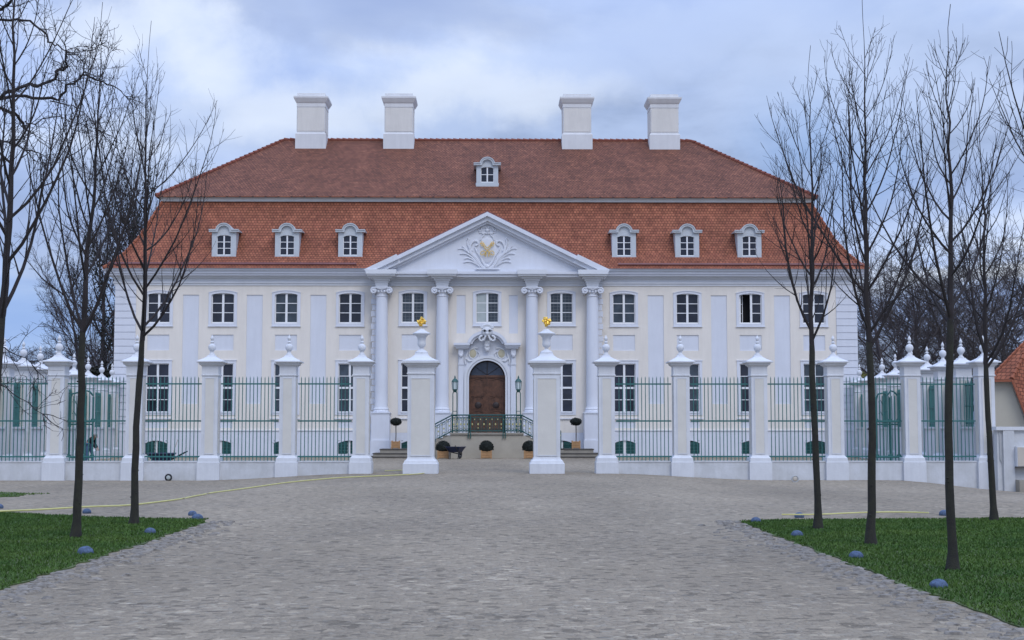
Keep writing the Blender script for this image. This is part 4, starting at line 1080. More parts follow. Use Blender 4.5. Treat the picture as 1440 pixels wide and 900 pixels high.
c = thing('meter_cabinet', 'beige and white cabinet on the white wall at the right edge', 'cabinet', (X(1432, WY), WY-.1, Z(657, WY)))
xa, xb = X(1423.8, WY), X(1452, WY); b = MB(); b.box(xa, xb, WY-.32, WY-.002, Z(656, WY), Z(628, WY)); b.build('body', 'fence_white', c)
MB().box(xa+.02, X(1436.5, WY), WY-.335, WY-.321, Z(655.5, WY), Z(629, WY)).build('door_panel', 'cabinet', c); MB().box(xa-.02, xb, WY-.34, WY-.002, Z(658, WY), Z(656.3, WY)).build('shelf', 'dark_edge', c)
b = MB(); b.box(xa+.0, xb+.5, WY-.5, WY-.002, -1.2, Z(676, WY)); b.box(xa+.02, xb+.5, WY-.45, WY-.002, Z(676, WY), Z(675, WY)); tag(b.build('stone_block', 'step_stone'), 'beige stone block lying at the foot of the white wall', 'stone block')
HY = 62; x0 = X(1398, HY); xg = X(1418, HY, 535); xr = X(1438, HY, 590); zE = Z(533, HY); z2 = Z(592, HY)
hs = thing('gatehouse', 'cream outbuilding with a red tiled hipped roof at the right edge', 'house', (x0, HY, 0))
xa_, za_ = x0+1.75, zE+2.15; yb = HY+8
b = MB(); b.prism([(x0, -.8), (xr+7.5, -.8), (xr+7.5, z2), (xr, z2), (xg, zE), (x0, zE)], HY, yb)
b.build('wall', 'gable_cream', hs)
b = MB(); e = HY-.30
b.quad((x0-.2, e, zE-.02), (xg+.12, e, zE-.02), (xa_, HY+1.2, za_), uv=[(0, 0), (.9, 0), (.5, 2.4)])
b.quad((x0-.2, yb, zE-.02), (x0-.2, e, zE-.02), (xa_, HY+1.2, za_), (xa_, yb, za_), uv=[(8, 0), (0, 0), (1.4, 2.8), (8, 2.8)])
b.quad((xg+.12, e, zE-.02), (xr+.15, e, z2-.05), (xr+9, e, z2-.05), (xr+9, HY+1.2, za_), (xa_, HY+1.2, za_), uv=[(0, 1.9), (.6, 0), (9, 0), (9, 4.5), (1.2, 4.5)])
b.quad((xa_, HY+1.2, za_), (xr+9, HY+1.2, za_), (xr+9, yb, za_+.4), (xa_, yb, za_+.4), uv=[(0, 0), (8, 0), (8, 6), (0, 6)])
b.build('roof', 'tile_low', hs)
b = MB(); b.box(x0-.25, xg+.15, e-.06, e+.0, zE-.13, zE-.025); ridge_line(b, (xg+.12, e-.02, zE), (xa_, HY+1.2, za_), .07, .26); ridge_line(b, (x0-.2, e, zE), (xa_, HY+1.2, za_), .05, .26)
b.tube([(xg+.12, e-.02, zE-.05), (xr+.15, e-.02, z2-.05)], .05, 6); b.build('roof_edge', 'tile_low_plain', hs)
hs.rotation_euler.z = -R(22)

# ---------------------------------------------------------------- small things on the ground
def domes():
    L = [((120, 782), 24, 'blue-grey domed stone near the front lawn edge, left of the avenue'), ((211, 753), 17, 'blue-grey domed stone mid lawn edge, left of the avenue'), ((277.5, 733), 17, 'blue-grey domed stone at the left lawn corner, front one of a pair'),
         ((270.5, 727), 13, 'blue-grey domed stone at the left lawn corner, rear one of a pair'), ((122, 724), 13, 'blue-grey domed stone behind the trunk at the back of the left lawn'), ((-1, 717), 12, 'blue-grey domed stone cut by the left picture edge'),
         ((1320, 830), 27, 'blue-grey domed stone nearest the camera on the right lawn'), ((1204, 788), 22, 'blue-grey domed stone, second along the right lawn edge'), ((1121, 757), 18, 'blue-grey domed stone, third along the right lawn edge'),
         ((1063, 737), 15, 'blue-grey domed stone at the tip of the right lawn'), ((1124, 730), 15, 'blue-grey domed stone at the back edge of the right lawn, left of the trunks'), ((1328, 727), 16, 'blue-grey domed stone at the back edge of the right lawn, behind a trunk')]
    for (px, py), w, lab in L:
        p = G(px, py-2); r_ = w*.46*p.y/F; b = MB(); rr = random.Random(px)
        b.ell((p.x, p.y, p.z+.03), r_*1.02, r_*.95, r_*.80, 20, 12, .03, rr)
        tag(b.build('domed_stone', 'dome_blue', origin=(p.x, p.y, p.z), smooth=True, ang=80), lab, 'marker stone', 'domed stones along the lawns')
domes()
def hose(lst, label):
    pts = []
    for i in range(len(lst)-1):
        (a, c), (d, e) = lst[i], lst[i+1]
        A = G(a, c); B_ = G(d, e); n = max(2, int((B_-A).length/.5))
        for k in range(n):
            p = A.lerp(B_, k/n); p.x += rnd.uniform(-.02, .02); p.y += rnd.uniform(-.05, .05); p.z = gz(p.x, p.y)+.028+(.05 if (p.y < 30.5 and abs(p.x) > 5.5) else 0); pts.append(p)
    pts = [pts[0]]+[(pts[i-1]+pts[i]*2+pts[i+1])/4 for i in range(1, len(pts)-1)]+[pts[-1]]
    b = MB(); b.tube(pts, .017 if len(pts) > 40 else .012, 6); tag(b.build('garden_hose', 'hose', smooth=True), label, 'hose')
hose([(-60, 727), (0, 724.5), (60, 722), (140, 716.5), (190, 711.5), (250, 704), (300, 694), (345, 688), (400, 680), (440, 676), (480, 672.5), (540, 670), (590, 667.5), (616, 662.5), (612, 658), (590, 660), (560, 662.5), (523, 663.5)], 'yellow hose snaking over the cobbles to the left gate pier')
hose([(1100, 729), (1140, 729.5), (1170, 728.5), (1200, 726.5), (1245, 725.5), (1290, 726), (1325, 727.5)], 'yellow hose lying along the back edge of the right lawn')
def spot(px, py, label, ringm, face):
    p = G(px, py); p.y = min(p.y, FY-.5); p.z = gz(p.x, p.y); t = thing('round_spotlight', label, 'spotlight', p, 'round lights at the foot of the fence'); r_ = .12
    b = MB(); c = Vector((p.x, p.y, p.z+.12)); b.tube([c+Vector((0, -.02, .0)), c+Vector((0, .14, .04))], [r_, r_*.7], 16); ring = [c+Vector((r_*cos(a*pi/8), -.03, r_*sin(a*pi/8))) for a in range(17)]; b.tube(ring, .025, 6, False); b.build('housing', ringm, t, smooth=True)
    MB().ell((c.x, c.y-.03, c.z), .085, .03, .085, 14, 8).build('lens', face, t, smooth=True)
spot(237, 676, 'round black-rimmed light at the foot of the left base wall', 'black_plastic', 'curtain')
spot(1118, 678, 'round pale light at the foot of the right base wall', 'zinc', 'cabinet')

# ---------------------------------------------------------------- person
def skin_mesh(name, verts, edges, radii, m, parent, sub=2):
    me = bpy.data.meshes.new(name); me.from_pydata(verts, edges, []); me.materials.append(M[m]); me.update()
    o = bpy.data.objects.new(name, me); C.objects.link(o); o.parent = parent; ORG[o.name] = ORG[parent.name]
    me.skin_vertices.new() if hasattr(me.skin_vertices, 'new') and not me.skin_vertices else None
    bm = bmesh.new(); bm.from_mesh(me); bm.verts.ensure_lookup_table(); ly = bm.verts.layers.skin.verify()
    for i, v in enumerate(bm.verts):
        rr = radii[i]; v[ly].radius = (rr, rr) if not isinstance(rr, tuple) else rr; v[ly].use_root = (i == 0)
    bm.to_mesh(me); bm.free()
    s = o.modifiers.new('skin', 'SKIN'); s.use_smooth_shade = True; q = o.modifiers.new('sub', 'SUBSURF'); q.levels = q.render_levels = sub
    return o
def person():
    px = X(123.5, 64.5, 645); y = 64.5; t = thing('person', 'person in a dark sweater and jeans bending forward behind the left fence', 'person', (px, y, gz(px, y)))
    J = dict(pel=(0, 0, .90), wst=(.05, 0, 1.02), cst=(.18, 0, 1.20), nck=(.25, 0, 1.22), hd0=(.28, 0, 1.235), hd1=(.325, 0, 1.235), hd2=(.34, 0, 1.29))
    for s, q in (('l', .10), ('r', -.10)):
        fx = .18 if s == 'l' else -.08
        J.update({'hip'+s: (0, q, .86), 'kne'+s: (fx*.6+.06, q*1.1, .47), 'ank'+s: (fx, q*1.1, .08), 'toe'+s: (fx+.17, q*1.2, .035), 'sho'+s: (.22, q*1.9, 1.20), 'elb'+s: (.25, q*2.3, .93), 'wri'+s: (.38, q*1.6, .74), 'plm'+s: (.42, q*1.4, .68)})
    names = list(J); idx = {n: i for i, n in enumerate(names)}; V_ = [J[n] for n in names]
    Rr = dict(pel=.12, wst=.115, cst=.13, nck=.05, hd0=.07, hd1=.085, hd2=.085)
    for s in 'lr': Rr.update({'hip'+s: .085, 'kne'+s: .055, 'ank'+s: .04, 'toe'+s: .035, 'sho'+s: .055, 'elb'+s: .04, 'wri'+s: .027, 'plm'+s: .03})
    rad = [Rr[n] for n in names]
    E = [('pel', 'wst'), ('wst', 'cst'), ('cst', 'nck'), ('nck', 'hd0'), ('hd0', 'hd1'), ('hd1', 'hd2')]
    for s in 'lr': E += [('pel', 'hip'+s), ('hip'+s, 'kne'+s), ('kne'+s, 'ank'+s), ('ank'+s, 'toe'+s), ('cst', 'sho'+s), ('sho'+s, 'elb'+s), ('elb'+s, 'wri'+s), ('wri'+s, 'plm'+s)]
    E = [(idx[a], idx[c]) for a, c in E]
    for s in 'lr':
        p = J['plm'+s]
        for k in range(5):
            o1 = (p[0]+.02, p[1]+(k-2)*.018, p[2]-.035-.01*(k in (1, 2, 3))); o2 = (o1[0]-.005, o1[1], o1[2]-.03); V_ += [o1, o2]; rad += [.009, .008]; n = len(V_); E += [(idx['plm'+s], n-2), (n-2, n-1)]
    body = skin_mesh('body', V_, E, rad, 'skin', t, 1)
    sub = lambda keys: [J[k] for k in keys]
    def chain(name, keys, edges, radd, m): skin_mesh(name, sub(keys), [(keys.index(a), keys.index(c)) for a, c in edges], [radd[k] for k in keys], m, t, 1)
    chain('sweater', ['cst', 'wst', 'pel', 'shol', 'elbl', 'wril', 'shor', 'elbr', 'wrir', 'nck'], [('cst', 'wst'), ('wst', 'pel'), ('cst', 'shol'), ('shol', 'elbl'), ('elbl', 'wril'), ('cst', 'shor'), ('shor', 'elbr'), ('elbr', 'wrir'), ('cst', 'nck')],
          dict(cst=.15, wst=.135, pel=.13, shol=.075, elbl=.058, wril=.045, shor=.075, elbr=.058, wrir=.045, nck=.06), 'sweater')
    chain('trousers', ['pel', 'hipl', 'knel', 'ankl', 'hipr', 'kner', 'ankr'], [('pel', 'hipl'), ('hipl', 'knel'), ('knel', 'ankl'), ('pel', 'hipr'), ('hipr', 'kner'), ('kner', 'ankr')], dict(pel=.135, hipl=.105, knel=.075, ankl=.06, hipr=.105, kner=.075, ankr=.06), 'jeans')
    b = MB(); o = ORG[t.name]; b.ell((o.x+.315, o.y, o.z+1.315), .10, .095, .075, 14, 8, .03, rnd); b.build('hair', 'hair', t, smooth=True)
    b = MB()
    for s in (-1, 1): b.ell((o.x+.405, o.y+s*.033, o.z+1.25), .012, .012, .01, 6, 5)
    b.build('eyes', 'dark_interior', t)
    b = MB(); b.ell((o.x+.42, o.y, o.z+1.225), .022, .015, .022, 6, 5)
    for s in (-1, 1): b.ell((o.x+.33, o.y+s*.09, o.z+1.25), .025, .012, .032, 6, 5)
    b.build('nose_and_ears', 'skin', t, smooth=True)
person()

# ---------------------------------------------------------------- trees
def branch(mb, r, p, d, L, r0, r1, seg, up, wob, ns):
    pts = [Vector(p)]; d = Vector(d).normalized(); rs = [r0]; ds = [d.copy()]
    for i in range(seg):
        d = d+Vector((r.gauss(0, wob), r.gauss(0, wob), r.gauss(0, wob)*.6+up)); d.normalize()
        pts.append(pts[-1]+d*(L/seg)); rs.append(r0+(r1-r0)*(i+1)/seg); ds.append(d.copy())
    mb.tube(pts, rs, ns, False); return pts, rs, ds
def side_dir(r, d, ang, az=None):
    a = d.orthogonal().normalized(); b = d.cross(a); t = r.uniform(0, 2*pi) if az is None else az
    return (d*cos(ang)+(a*cos(t)+b*sin(t))*sin(ang)).normalized()
def young_tree(base, H, fork, rt, lean, seed, label, spread=1.0, nb=21, first=.62, toprad=.006, dens=1.0):
    r = random.Random(seed); t = thing('young_avenue_tree', label, 'tree', base, 'young bare trees lining the avenue')
    b = MB(); P = []; k = 22; ph = r.uniform(0, 6)
    def axis(u): # u 0..1 along height
        return Vector((base[0]+lean[0]*u*H+.03*sin(u*9+ph)*(u < .95), base[1]+lean[1]*u*H+.03*cos(u*7+ph), base[2]+u*H))
    def rad(u):
        z = u*H
        if z < fork: return rt*(1-.22*z/fork)+(.05*math.exp(-z*10))
        return max(toprad*.7, rt*.70*(1-(z-fork)/(H-fork))**1.15)
    us = [0, .012, .03]+[.06+.94*i/k for i in range(k+1)]
    tr = [u for u in us if u*H <= fork]+[fork/H]
    pts = [axis(u)-Vector((0, 0, .1 if u == 0 else 0)) for u in tr]
    pts = [p+Vector((r.gauss(0, .005), r.gauss(0, .005), 0)) for p in pts[:-1]]+[pts[-1]]
    b.tube(pts, [rad(u)*r.uniform(.96, 1.04) for u in tr], 10)
    for _ in range(7):  # knots
        u = r.uniform(.05, fork/H*.95); a = r.uniform(0, 2*pi); q = axis(u)+Vector((cos(a), sin(a), 0))*rad(u)*.92; b.ell(tuple(q), .016, .016, .014, 6, 5)
    b.build('trunk', 'bark', t, smooth=True, ang=60)
    c = MB(); ld = [fork/H]+[u for u in us if u*H > fork]
    c.tube([axis(u)+Vector((r.gauss(0, .012), r.gauss(0, .012), 0))*(i > 0) for i, u in enumerate(ld)], [rad(u) for u in ld], 7)
    ga = r.uniform(0, 6)
    for i in range(nb):
        u0 = fork/H+(.90-fork/H)*(i/nb)**1.05+r.uniform(-.008, .008)
        if i < 4: u0 = fork/H+r.uniform(-.012, .03)
        u0 = max(u0, fork/H-.03)
        rel = (u0*H-fork)/(H-fork); ga += 2.4+r.uniform(-.4, .4)
        ang = (.78-.25*rel)*first/.62*r.uniform(.75, 1.2)*spread
        d = Vector((cos(ga)*sin(ang), sin(ga)*sin(ang), cos(ang)))
        L = (H-u0*H)*(.80-.22*rel)*r.uniform(.50, 1.0)+.12
        r0 = max(.0055, min(rad(u0)*.55, .010+L*.0055))
        p = axis(u0)
        pts, rs, ds = branch(c, r, p, d, L, r0, .0028, 10, .20 if rel < .4 else .11, .05, 5)
        ns_ = int(L*3.2*dens)+2
        for j in range(ns_):
            f = .12+.85*(j+r.random())/ns_; ii = min(len(pts)-2, int(f*(len(pts)-1))); q = pts[ii].lerp(pts[ii+1], f*(len(pts)-1)-ii)
            dd = side_dir(r, ds[ii], r.uniform(.4, .8)); l2 = min(L*(1-f)*.7+.16, 1.3)*r.uniform(.35, 1.0)
            p2, r2, d2 = branch(c, r, q, dd, l2, max(.0035, rs[ii]*.5), .0022, 5, .16, .07, 4)
            for m in range(int(l2*4.2*dens)+1):
                f2 = r.uniform(.15, .95); jj = min(4, int(f2*5)); qq = p2[jj].lerp(p2[jj+1], f2*5-jj)
                branch(c, r, qq, side_dir(r, d2[jj], r.uniform(.5, .95)), r.uniform(.06, .32), .0028, .0018, 2, .10, .08, 3)
    c.build('crown', 'twig', t); return t
def base_at(px, py):
    p = G(px, py); return (p.x, p.y, p.z+.02)
young_tree(base_at(104, 757), 8.5, 3.2, .068, (.030, 0), 21, 'bare young tree leaning slightly right on the left lawn, nearest its left edge', .95, 22)
young_tree(base_at(190, 738), 9.1, 3.25, .068, (.012, 0), 33, 'bare young tree in front of the left corner of the palace', 1.3, 24)
young_tree(base_at(1148, 745), 8.3, 3.1, .062, (.0, .0), 45, 'bare slender young tree, leftmost on the right lawn', 1.0, 21)
young_tree(base_at(1227, 767), 8.2, 2.95, .064, (.0, 0), 52, 'bare young tree second from the left on the right lawn, the tallest there', 1.1, 25)
young_tree(base_at(1338, 803), 6.9, 3.0, .057, (.018, 0), 64, 'bare young tree with the lowest base in view, right lawn', 1.25, 21)
young_tree(base_at(1395, 733), 8.1, 2.85, .062, (-.005, 0), 71, 'bare young tree on the right lawn beside the white boundary wall', 1.0, 20)
young_tree((W(-10, 603, 18.6).x, 18.6, .02), 8.9, 3.15, .075, (.022, 0), 83, 'bare young tree half cut off by the left picture edge', 1.15, 25, .62)
young_tree((X(1590, 13.7), 13.7, .02), 6.8, 2.7, .06, (0, 0), 94, 'bare tree beyond the right picture edge, one branch reaching in', 1.2, 22, .8)

# old tree whose crooked limbs reach in from the left
def old_tree():
    r = random.Random(5); Y0 = 21.0; base = W(-230, 603, Y0); base.z = 0
    t = thing('old_gnarled_tree', 'old bare tree with crooked limbs reaching in at the top left', 'tree', base)
    b = MB(); top = W(-210, 20, Y0)
    b.tube([base-Vector((0, 0, .2)), base+Vector((0, 0, .5)), base.lerp(top, .35), base.lerp(top, .7), top+Vector((0, 0, 1.5))], [.42, .32, .27, .22, .08], 12); b.build('trunk', 'bark', t, smooth=True)
    c = MB()
    limbs = [([(-215, 210), (-110, 160), (0, 138), (22, 128), (42, 119), (54, 124), (76, 110), (79, 102), (90, 92), (94, 72)], 6.5, 3.2, 0), ([(-110, 160), (-40, 146), (20, 133), (60, 138), (80, 138), (97, 122), (108, 116), (114, 107), (132, 111), (150, 118), (166, 124), (176, 135)], 5.5, 1.2, .5),
             ([(-210, 60), (-80, 35), (0, 28), (24, 27), (45, 32), (62, 44), (72, 60), (82, 66), (94, 72)], 4.6, 1.6, -.5), ([(94, 72), (110, 68), (126, 69), (142, 62)], 1.6, .9, -.5), ([(94, 76), (108, 80), (119, 90), (120, 102)], 1.6, .9, .2),
             ([(-210, 40), (-60, 20), (0, 12), (12, 4), (30, -12)], 7, 3, -.8), ([(-215, 230), (-90, 160), (0, 152), (22, 160), (32, 172), (36, 182)], 5.5, 4, .7), ([(30, 168), (48, 174), (66, 165), (90, 166), (118, 176), (135, 181)], 2.0, .9, .8),
             ([(-215, 300), (-70, 190), (0, 195), (20, 205), (40, 211), (56, 216), (58, 224)], 3.4, 1.4, .4), ([(72, 142), (92, 146), (106, 152), (122, 162)], 2.0, 1.0, .4), ([(-215, 480), (-90, 440), (0, 488), (22, 497), (40, 508)], 2.8, 1.0, -.6), ([(-215, 520), (-60, 520), (0, 540), (28, 560), (60, 582)], 2.4, .9, -.3)]
    for lst, w0, w1, dy in limbs:
        n = len(lst); P = []
        for i, (a, q) in enumerate(lst):
            P.append(W(a, q, Y0+dy*(i/n)*1.6)+Vector((0, r.gauss(0, .05), 0)))
        k = Y0/F; Q = []; RR = []
        for i in range(n-1):
            m_ = 3
            for j in range(m_):
                f = j/m_; v = P[i].lerp(P[i+1], f)+Vector((r.gauss(0, .012), r.gauss(0, .02), r.gauss(0, .012))); Q.append(v); RR.append((w0+(w1-w0)*(i+f)/(n-1))*k/2)
        Q.append(P[-1]); RR.append(w1*k/2); c.tube(Q, RR, 6, False)
        # crooked twigs
        start = 0
        for i in range(2, len(Q)-1):
            if Q[i].x < W(-30, 300, Y0).x: continue
            for _ in range(2):
                if r.random() < .66: continue
                d = (Q[i+1]-Q[i]).normalized(); dd = side_dir(r, d, r.uniform(.6, 1.3)); L = r.uniform(.2, .75)*(1.0 if i > len(Q)*.5 else .6)
                p2, r2, d2 = branch(c, r, Q[i], dd, L, min(.009, RR[i]*.6), .003, 6, .0, .32, 4)
                for m in range(3):
                    j = r.randint(1, 5); p3, r3, d3 = branch(c, r, p2[j], side_dir(r, d2[j], r.uniform(.6, 1.2)), r.uniform(.1, .38), .0045, .002, 4, .0, .35, 3)
                    for h in range(2):
                        j2 = r.randint(1, 3); branch(c, r, p3[j2], side_dir(r, d3[j2], r.uniform(.6, 1.2)), r.uniform(.05, .15), .003, .0018, 2, .0, .3, 3)
        for _ in range(3):
            p2, r2, d2 = branch(c, r, Q[-1], side_dir(r, (Q[-1]-Q[-2]).normalized(), .5), r.uniform(.3, .6), .007, .003, 6, .0, .3, 4)
            for m in range(6):
                j = r.randint(1, 5); branch(c, r, p2[j], side_dir(r, d2[j], r.uniform(.5, 1.1)), r.uniform(.1, .35), .004, .002, 4, 0, .35, 3)
    c.build('crown', 'twig', t)
old_tree()

# big background trees: a few crowns, copied
def big_tree(name, H, spread, seed, dens, label, cat='tree', matn='far_twig', loc=(0, 0, 0), group=None, trunk=.3, low=.18, tw=.016, ivy=False):
    r = random.Random(seed); t = thing(name, label, cat, (0, 0, 0), group)
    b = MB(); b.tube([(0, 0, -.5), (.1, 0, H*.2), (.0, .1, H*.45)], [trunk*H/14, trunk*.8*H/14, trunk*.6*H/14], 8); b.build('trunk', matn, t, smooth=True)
    c = MB()
    lead, lr, ld = branch(c, r, (0, .1, H*.42), (r.gauss(0, .06), 0, 1), H*.55, trunk*.6*H/14, .02, 8, .03, .07, 5)
    prim = []
    nP = int(16*dens)
    for i in range(nP):
        h = H*(low+(.86-low)*i/nP); a = i*2.4+r.uniform(-.4, .4); rel = h/H
        if h < H*.45: p = Vector((0, 0, h))
        else:
            q = (h-H*.42)/(H*.55)*8; k = min(7, int(q)); p = lead[k].lerp(lead[k+1], min(1, q-k))
        ang = 1.05-.5*rel; L = H*spread*(.55-.36*abs(rel-.45))*r.uniform(.75, 1.15)
        prim.append((p, Vector((cos(a)*sin(ang), sin(a)*sin(ang), cos(ang))), L, .10*H/14*(1-rel*.6)))
    for p, d, L, rr in prim:
        p1, r1, d1 = branch(c, r, p, d, L, rr, .02, 7, .05, .12, 4)
        for j in range(int(9*dens)):
            f = r.uniform(.15, 1); k = min(6, int(f*7)); q = p1[k].lerp(p1[k+1], f*7-k); L2 = L*(1-.55*f)*r.uniform(.35, .65)
            p2, r2, d2 = branch(c, r, q, side_dir(r, d1[k], r.uniform(.4, 1.0)), L2, max(tw, r1[k]*.5), tw*.7, 5, .06, .14, 3)
            for m in range(int(8*dens)):
                f2 = r.uniform(.1, 1); k2 = min(4, int(f2*5)); q2 = p2[k2].lerp(p2[k2+1], f2*5-k2); L3 = L2*(1-.4*f2)*r.uniform(.3, .7)
                p3, r3, d3 = branch(c, r, q2, side_dir(r, d2[k2], r.uniform(.4, 1.0)), L3, tw*.8, tw*.5, 3, .05, .16, 3)
                for h in range(int(4*dens)):
                    k3 = r.randint(0, 2); branch(c, r, p3[k3].lerp(p3[k3+1], r.random()), side_dir(r, d3[k3], r.uniform(.4, 1.1)), L3*r.uniform(.25, .6), tw*.55, tw*.3, 2, .04, .15, 3)
    if ivy:
        iv = MB()
        for i in range(int(2600*ivy)):
            # ragged clumps of mistletoe and ivy hung along the limbs
            p, d, L, rr = prim[r.randrange(len(prim))]; q = p+d*L*r.uniform(.0, .75)+Vector((r.gauss(0, .35), r.gauss(0, .35), r.gauss(0, .4))); s_ = r.uniform(.06, .13)
            u = Vector((r.uniform(-1, 1), r.uniform(-1, 1), r.uniform(-1, 1))).normalized()*s_; v = u.orthogonal().normalized()*s_; iv.quad(q-u, q+v, q+u, q-v*.6)
        iv.build('ivy', 'ivy', t)
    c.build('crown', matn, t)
    return t
def place(t, px, pytop, Y, H, label, first=False, rz=0, wide=1, z0=0):
    zt = Z(pytop, Y, px); s_ = (zt-z0)/H; loc = (W(px, 603, Y).x, Y, z0)
    if first:
        t.location = loc; t.rotation_euler.z = rz; t.scale = (s_*wide, s_*wide, s_); t['label'] = label; return t
    return cp(t, None, loc, label, rz, (s_*wide, s_*wide, s_))
gA = 'bare trees of the park behind the palace'
A = big_tree('bare_park_tree', 16, 1.0, 101, 1.0, 'x', group=gA)
B2_ = big_tree('bare_park_tree', 16, 1.0, 102, 1.15, 'x', group=gA, matn='far_twig2')
D_ = big_tree('dark_ivy_tree', 18, .82, 103, .95, 'x', group='dark trees by the left palace corner', matn='far_twig', ivy=1.7, low=.10, tw=.014)
# right-hand side
spec = [(A, 1243, 372, 104, 0, 1.0, 'bare park tree just right of the palace corner, with a clear forked trunk'), (B2_, 1295, 392, 112, 1, 1.15, 'bare brown park tree behind the taller pier right of the palace'), (A, 1330, 385, 118, 2, 1.1, 'bare park tree in the middle of the right-hand group'),
        (B2_, 1385, 378, 110, 3.3, 1.1, 'dense dark park tree above the corner pier at right'), (A, 1432, 392, 100, 4, 1.1, 'bare park tree behind the red gatehouse roof'), (B2_, 1465, 400, 96, 5.2, 1.2, 'bare park tree at the far right edge above the gatehouse'),
        (A, 1268, 430, 140, 5.5, 1.4, 'smaller far park tree between two bigger ones, right side'), (B2_, 1350, 425, 140, .7, 1.5, 'smaller far park tree low behind the right fence'), (A, 1408, 428, 135, 2.7, 1.5, 'smaller far park tree left of the gatehouse roof'), (B2_, 1312, 440, 150, 2.1, 1.7, 'lowest far park tree behind the right finials')]
usedA = set()
for t, px, pt, Y, rz, wd, lab in spec:
    place(t, px, pt, Y, 16, lab, first=(t not in usedA), rz=rz, wide=wd); usedA.add(t)
# left: dark trees near the palace corner, low line far off
place(D_, 180, 226, 92, 18, 'tall dark ivy-hung tree rising behind the left palace corner', True, 0, .5)
place(D_, 143, 250, 97, 18, 'dark ivy-hung tree standing left of the palace corner tree', False, 2, .52)
place(A, 112, 375, 100, 16, 'thin bare park tree left of the dark ivy trees', False, 1.2, .8); place(A, 160, 300, 108, 16, 'bare park tree just behind the two dark ivy trees', False, 4.2, .9)
for i, (px, pt, Y) in enumerate(((-20, 512, 240), (25, 508, 250), (62, 512, 235), (96, 508, 245), (128, 502, 230), (160, 500, 215), (1205, 500, 230), (1180, 505, 240))):
    place(B2_ if i % 2 else A, px, pt, Y, 16, 'small bare tree of the distant treeline, number %d from the left' % (i+1) if False else
          ['distant bare tree at the left picture edge', 'distant bare tree above the leftmost wall finial', 'distant bare tree between the second and third wall finials', 'distant bare tree just left of the leaning trunk', 'distant bare tree just right of the leaning trunk', 'distant bare tree against the left palace corner', 'distant bare tree against the right palace corner', 'distant bare tree hidden low behind the right palace corner'][i], False, i*1.1, 1.9)
# dark evergreen mass low by the left corner and a yellow-green bush at right
def shrub(name, label, c, rx, rz_, n, m, seed, cat='bush'):
    r = random.Random(seed); t = thing(name, label, cat, c); b = MB()
    for _ in range(6):
        a = r.uniform(0, 2*pi); b.tube([c, Vector(c)+Vector((cos(a)*rx*.3, sin(a)*rx*.3, rz_*.9)), Vector(c)+Vector((cos(a)*rx*.5, sin(a)*rx*.5, rz_*1.6))], [.06, .04, .02], 5)
    b.build('stem', 'bark', t); f = MB(); cl = [(Vector((r.gauss(0, .42)*rx, r.gauss(0, .42)*rx, rz_+r.gauss(0, .42)*rz_)), r.uniform(.2, .42)) for _ in range(26)]
    for _ in range(n):
        k, q = cl[r.randrange(26)]; d = Vector((r.gauss(0, 1), r.gauss(0, 1), r.gauss(0, 1))).normalized()*q*rx*r.uniform(.5, 1); p = Vector(c)+k+d; s_ = r.uniform(.05, .12)
        if p.z < .1: continue
        u = Vector((r.uniform(-1, 1), r.uniform(-1, 1), r.uniform(-1, 1))).normalized()*s_; v = u.orthogonal().normalized()*s_; f.quad(p-u, p+v, p+u, p-v)
    f.build('foliage', m, t)
shrub('evergreen_shrub', 'dark evergreen thicket low beside the left palace corner', (X(151, 90), 90, .0), 1.6, 3.6, 9000, 'ivy', 8)
shrub('budding_bush', 'yellow-green budding bush beside the right palace corner', (X(1216, 92), 92, .0), 1.7, 3.4, 3600, 'bush', 9)

# ---------------------------------------------------------------- sky and light
wd = bpy.data.worlds.new('World'); sc.world = wd; wd.use_nodes = True; nt = wd.node_tree; N = nt.nodes; L = nt.links
bg = N['Background']; STR = .1; bg.inputs['Strength'].default_value = STR
SEL, SAZ = R(48), R(158)   # sun high, behind the camera and a little to the right
sky = N.new('ShaderNodeTexSky'); sky.sky_type = 'NISHITA'; sky.sun_disc = False; sky.sun_elevation = SEL; sky.sun_rotation = SAZ
tc = N.new('ShaderNodeTexCoord'); sp = N.new('ShaderNodeSeparateXYZ'); L.new(tc.outputs['Generated'], sp.inputs['Vector'])
def mth(op, a, b_=None, c=None):
    n = N.new('ShaderNodeMath'); n.operation = op
    for i, v in enumerate((a, b_, c)):
        if v is None: continue
        if isinstance(v, (int, float)): n.inputs[i].default_value = v
        else: L.new(v, n.inputs[i])
    return n.outputs[0]
zz = mth('MAXIMUM', sp.outputs['Z'], 0.0); den = mth('ADD', zz, .16)
cxn = mth('DIVIDE', sp.outputs['X'], den); cyn_ = mth('DIVIDE', sp.outputs['Y'], den)
cv = N.new('ShaderNodeCombineXYZ'); L.new(cxn, cv.inputs[0]); L.new(cyn_, cv.inputs[1]); cv.inputs[2].default_value = 3.3
def noise(scale, det, rough, off, dist=0):
    mp = N.new('ShaderNodeMapping'); mp.inputs['Location'].default_value = off; L.new(cv.outputs[0], mp.inputs['Vector'])
    n = N.new('ShaderNodeTexNoise'); n.inputs['Scale'].default_value = scale; n.inputs['Detail'].default_value = det; n.inputs['Roughness'].default_value = rough; n.inputs['Distortion'].default_value = dist
    L.new(mp.outputs[0], n.inputs['Vector']); return n.outputs['Fac']
def mr(v, a, b_, c=0, d=1):
    n = N.new('ShaderNodeMapRange'); n.interpolation_type = 'SMOOTHSTEP'; L.new(v, n.inputs['Value']); n.inputs['From Min'].default_value = a; n.inputs['From Max'].default_value = b_; n.inputs['To Min'].default_value = c; n.inputs['To Max'].default_value = d; return n.outputs['Result']
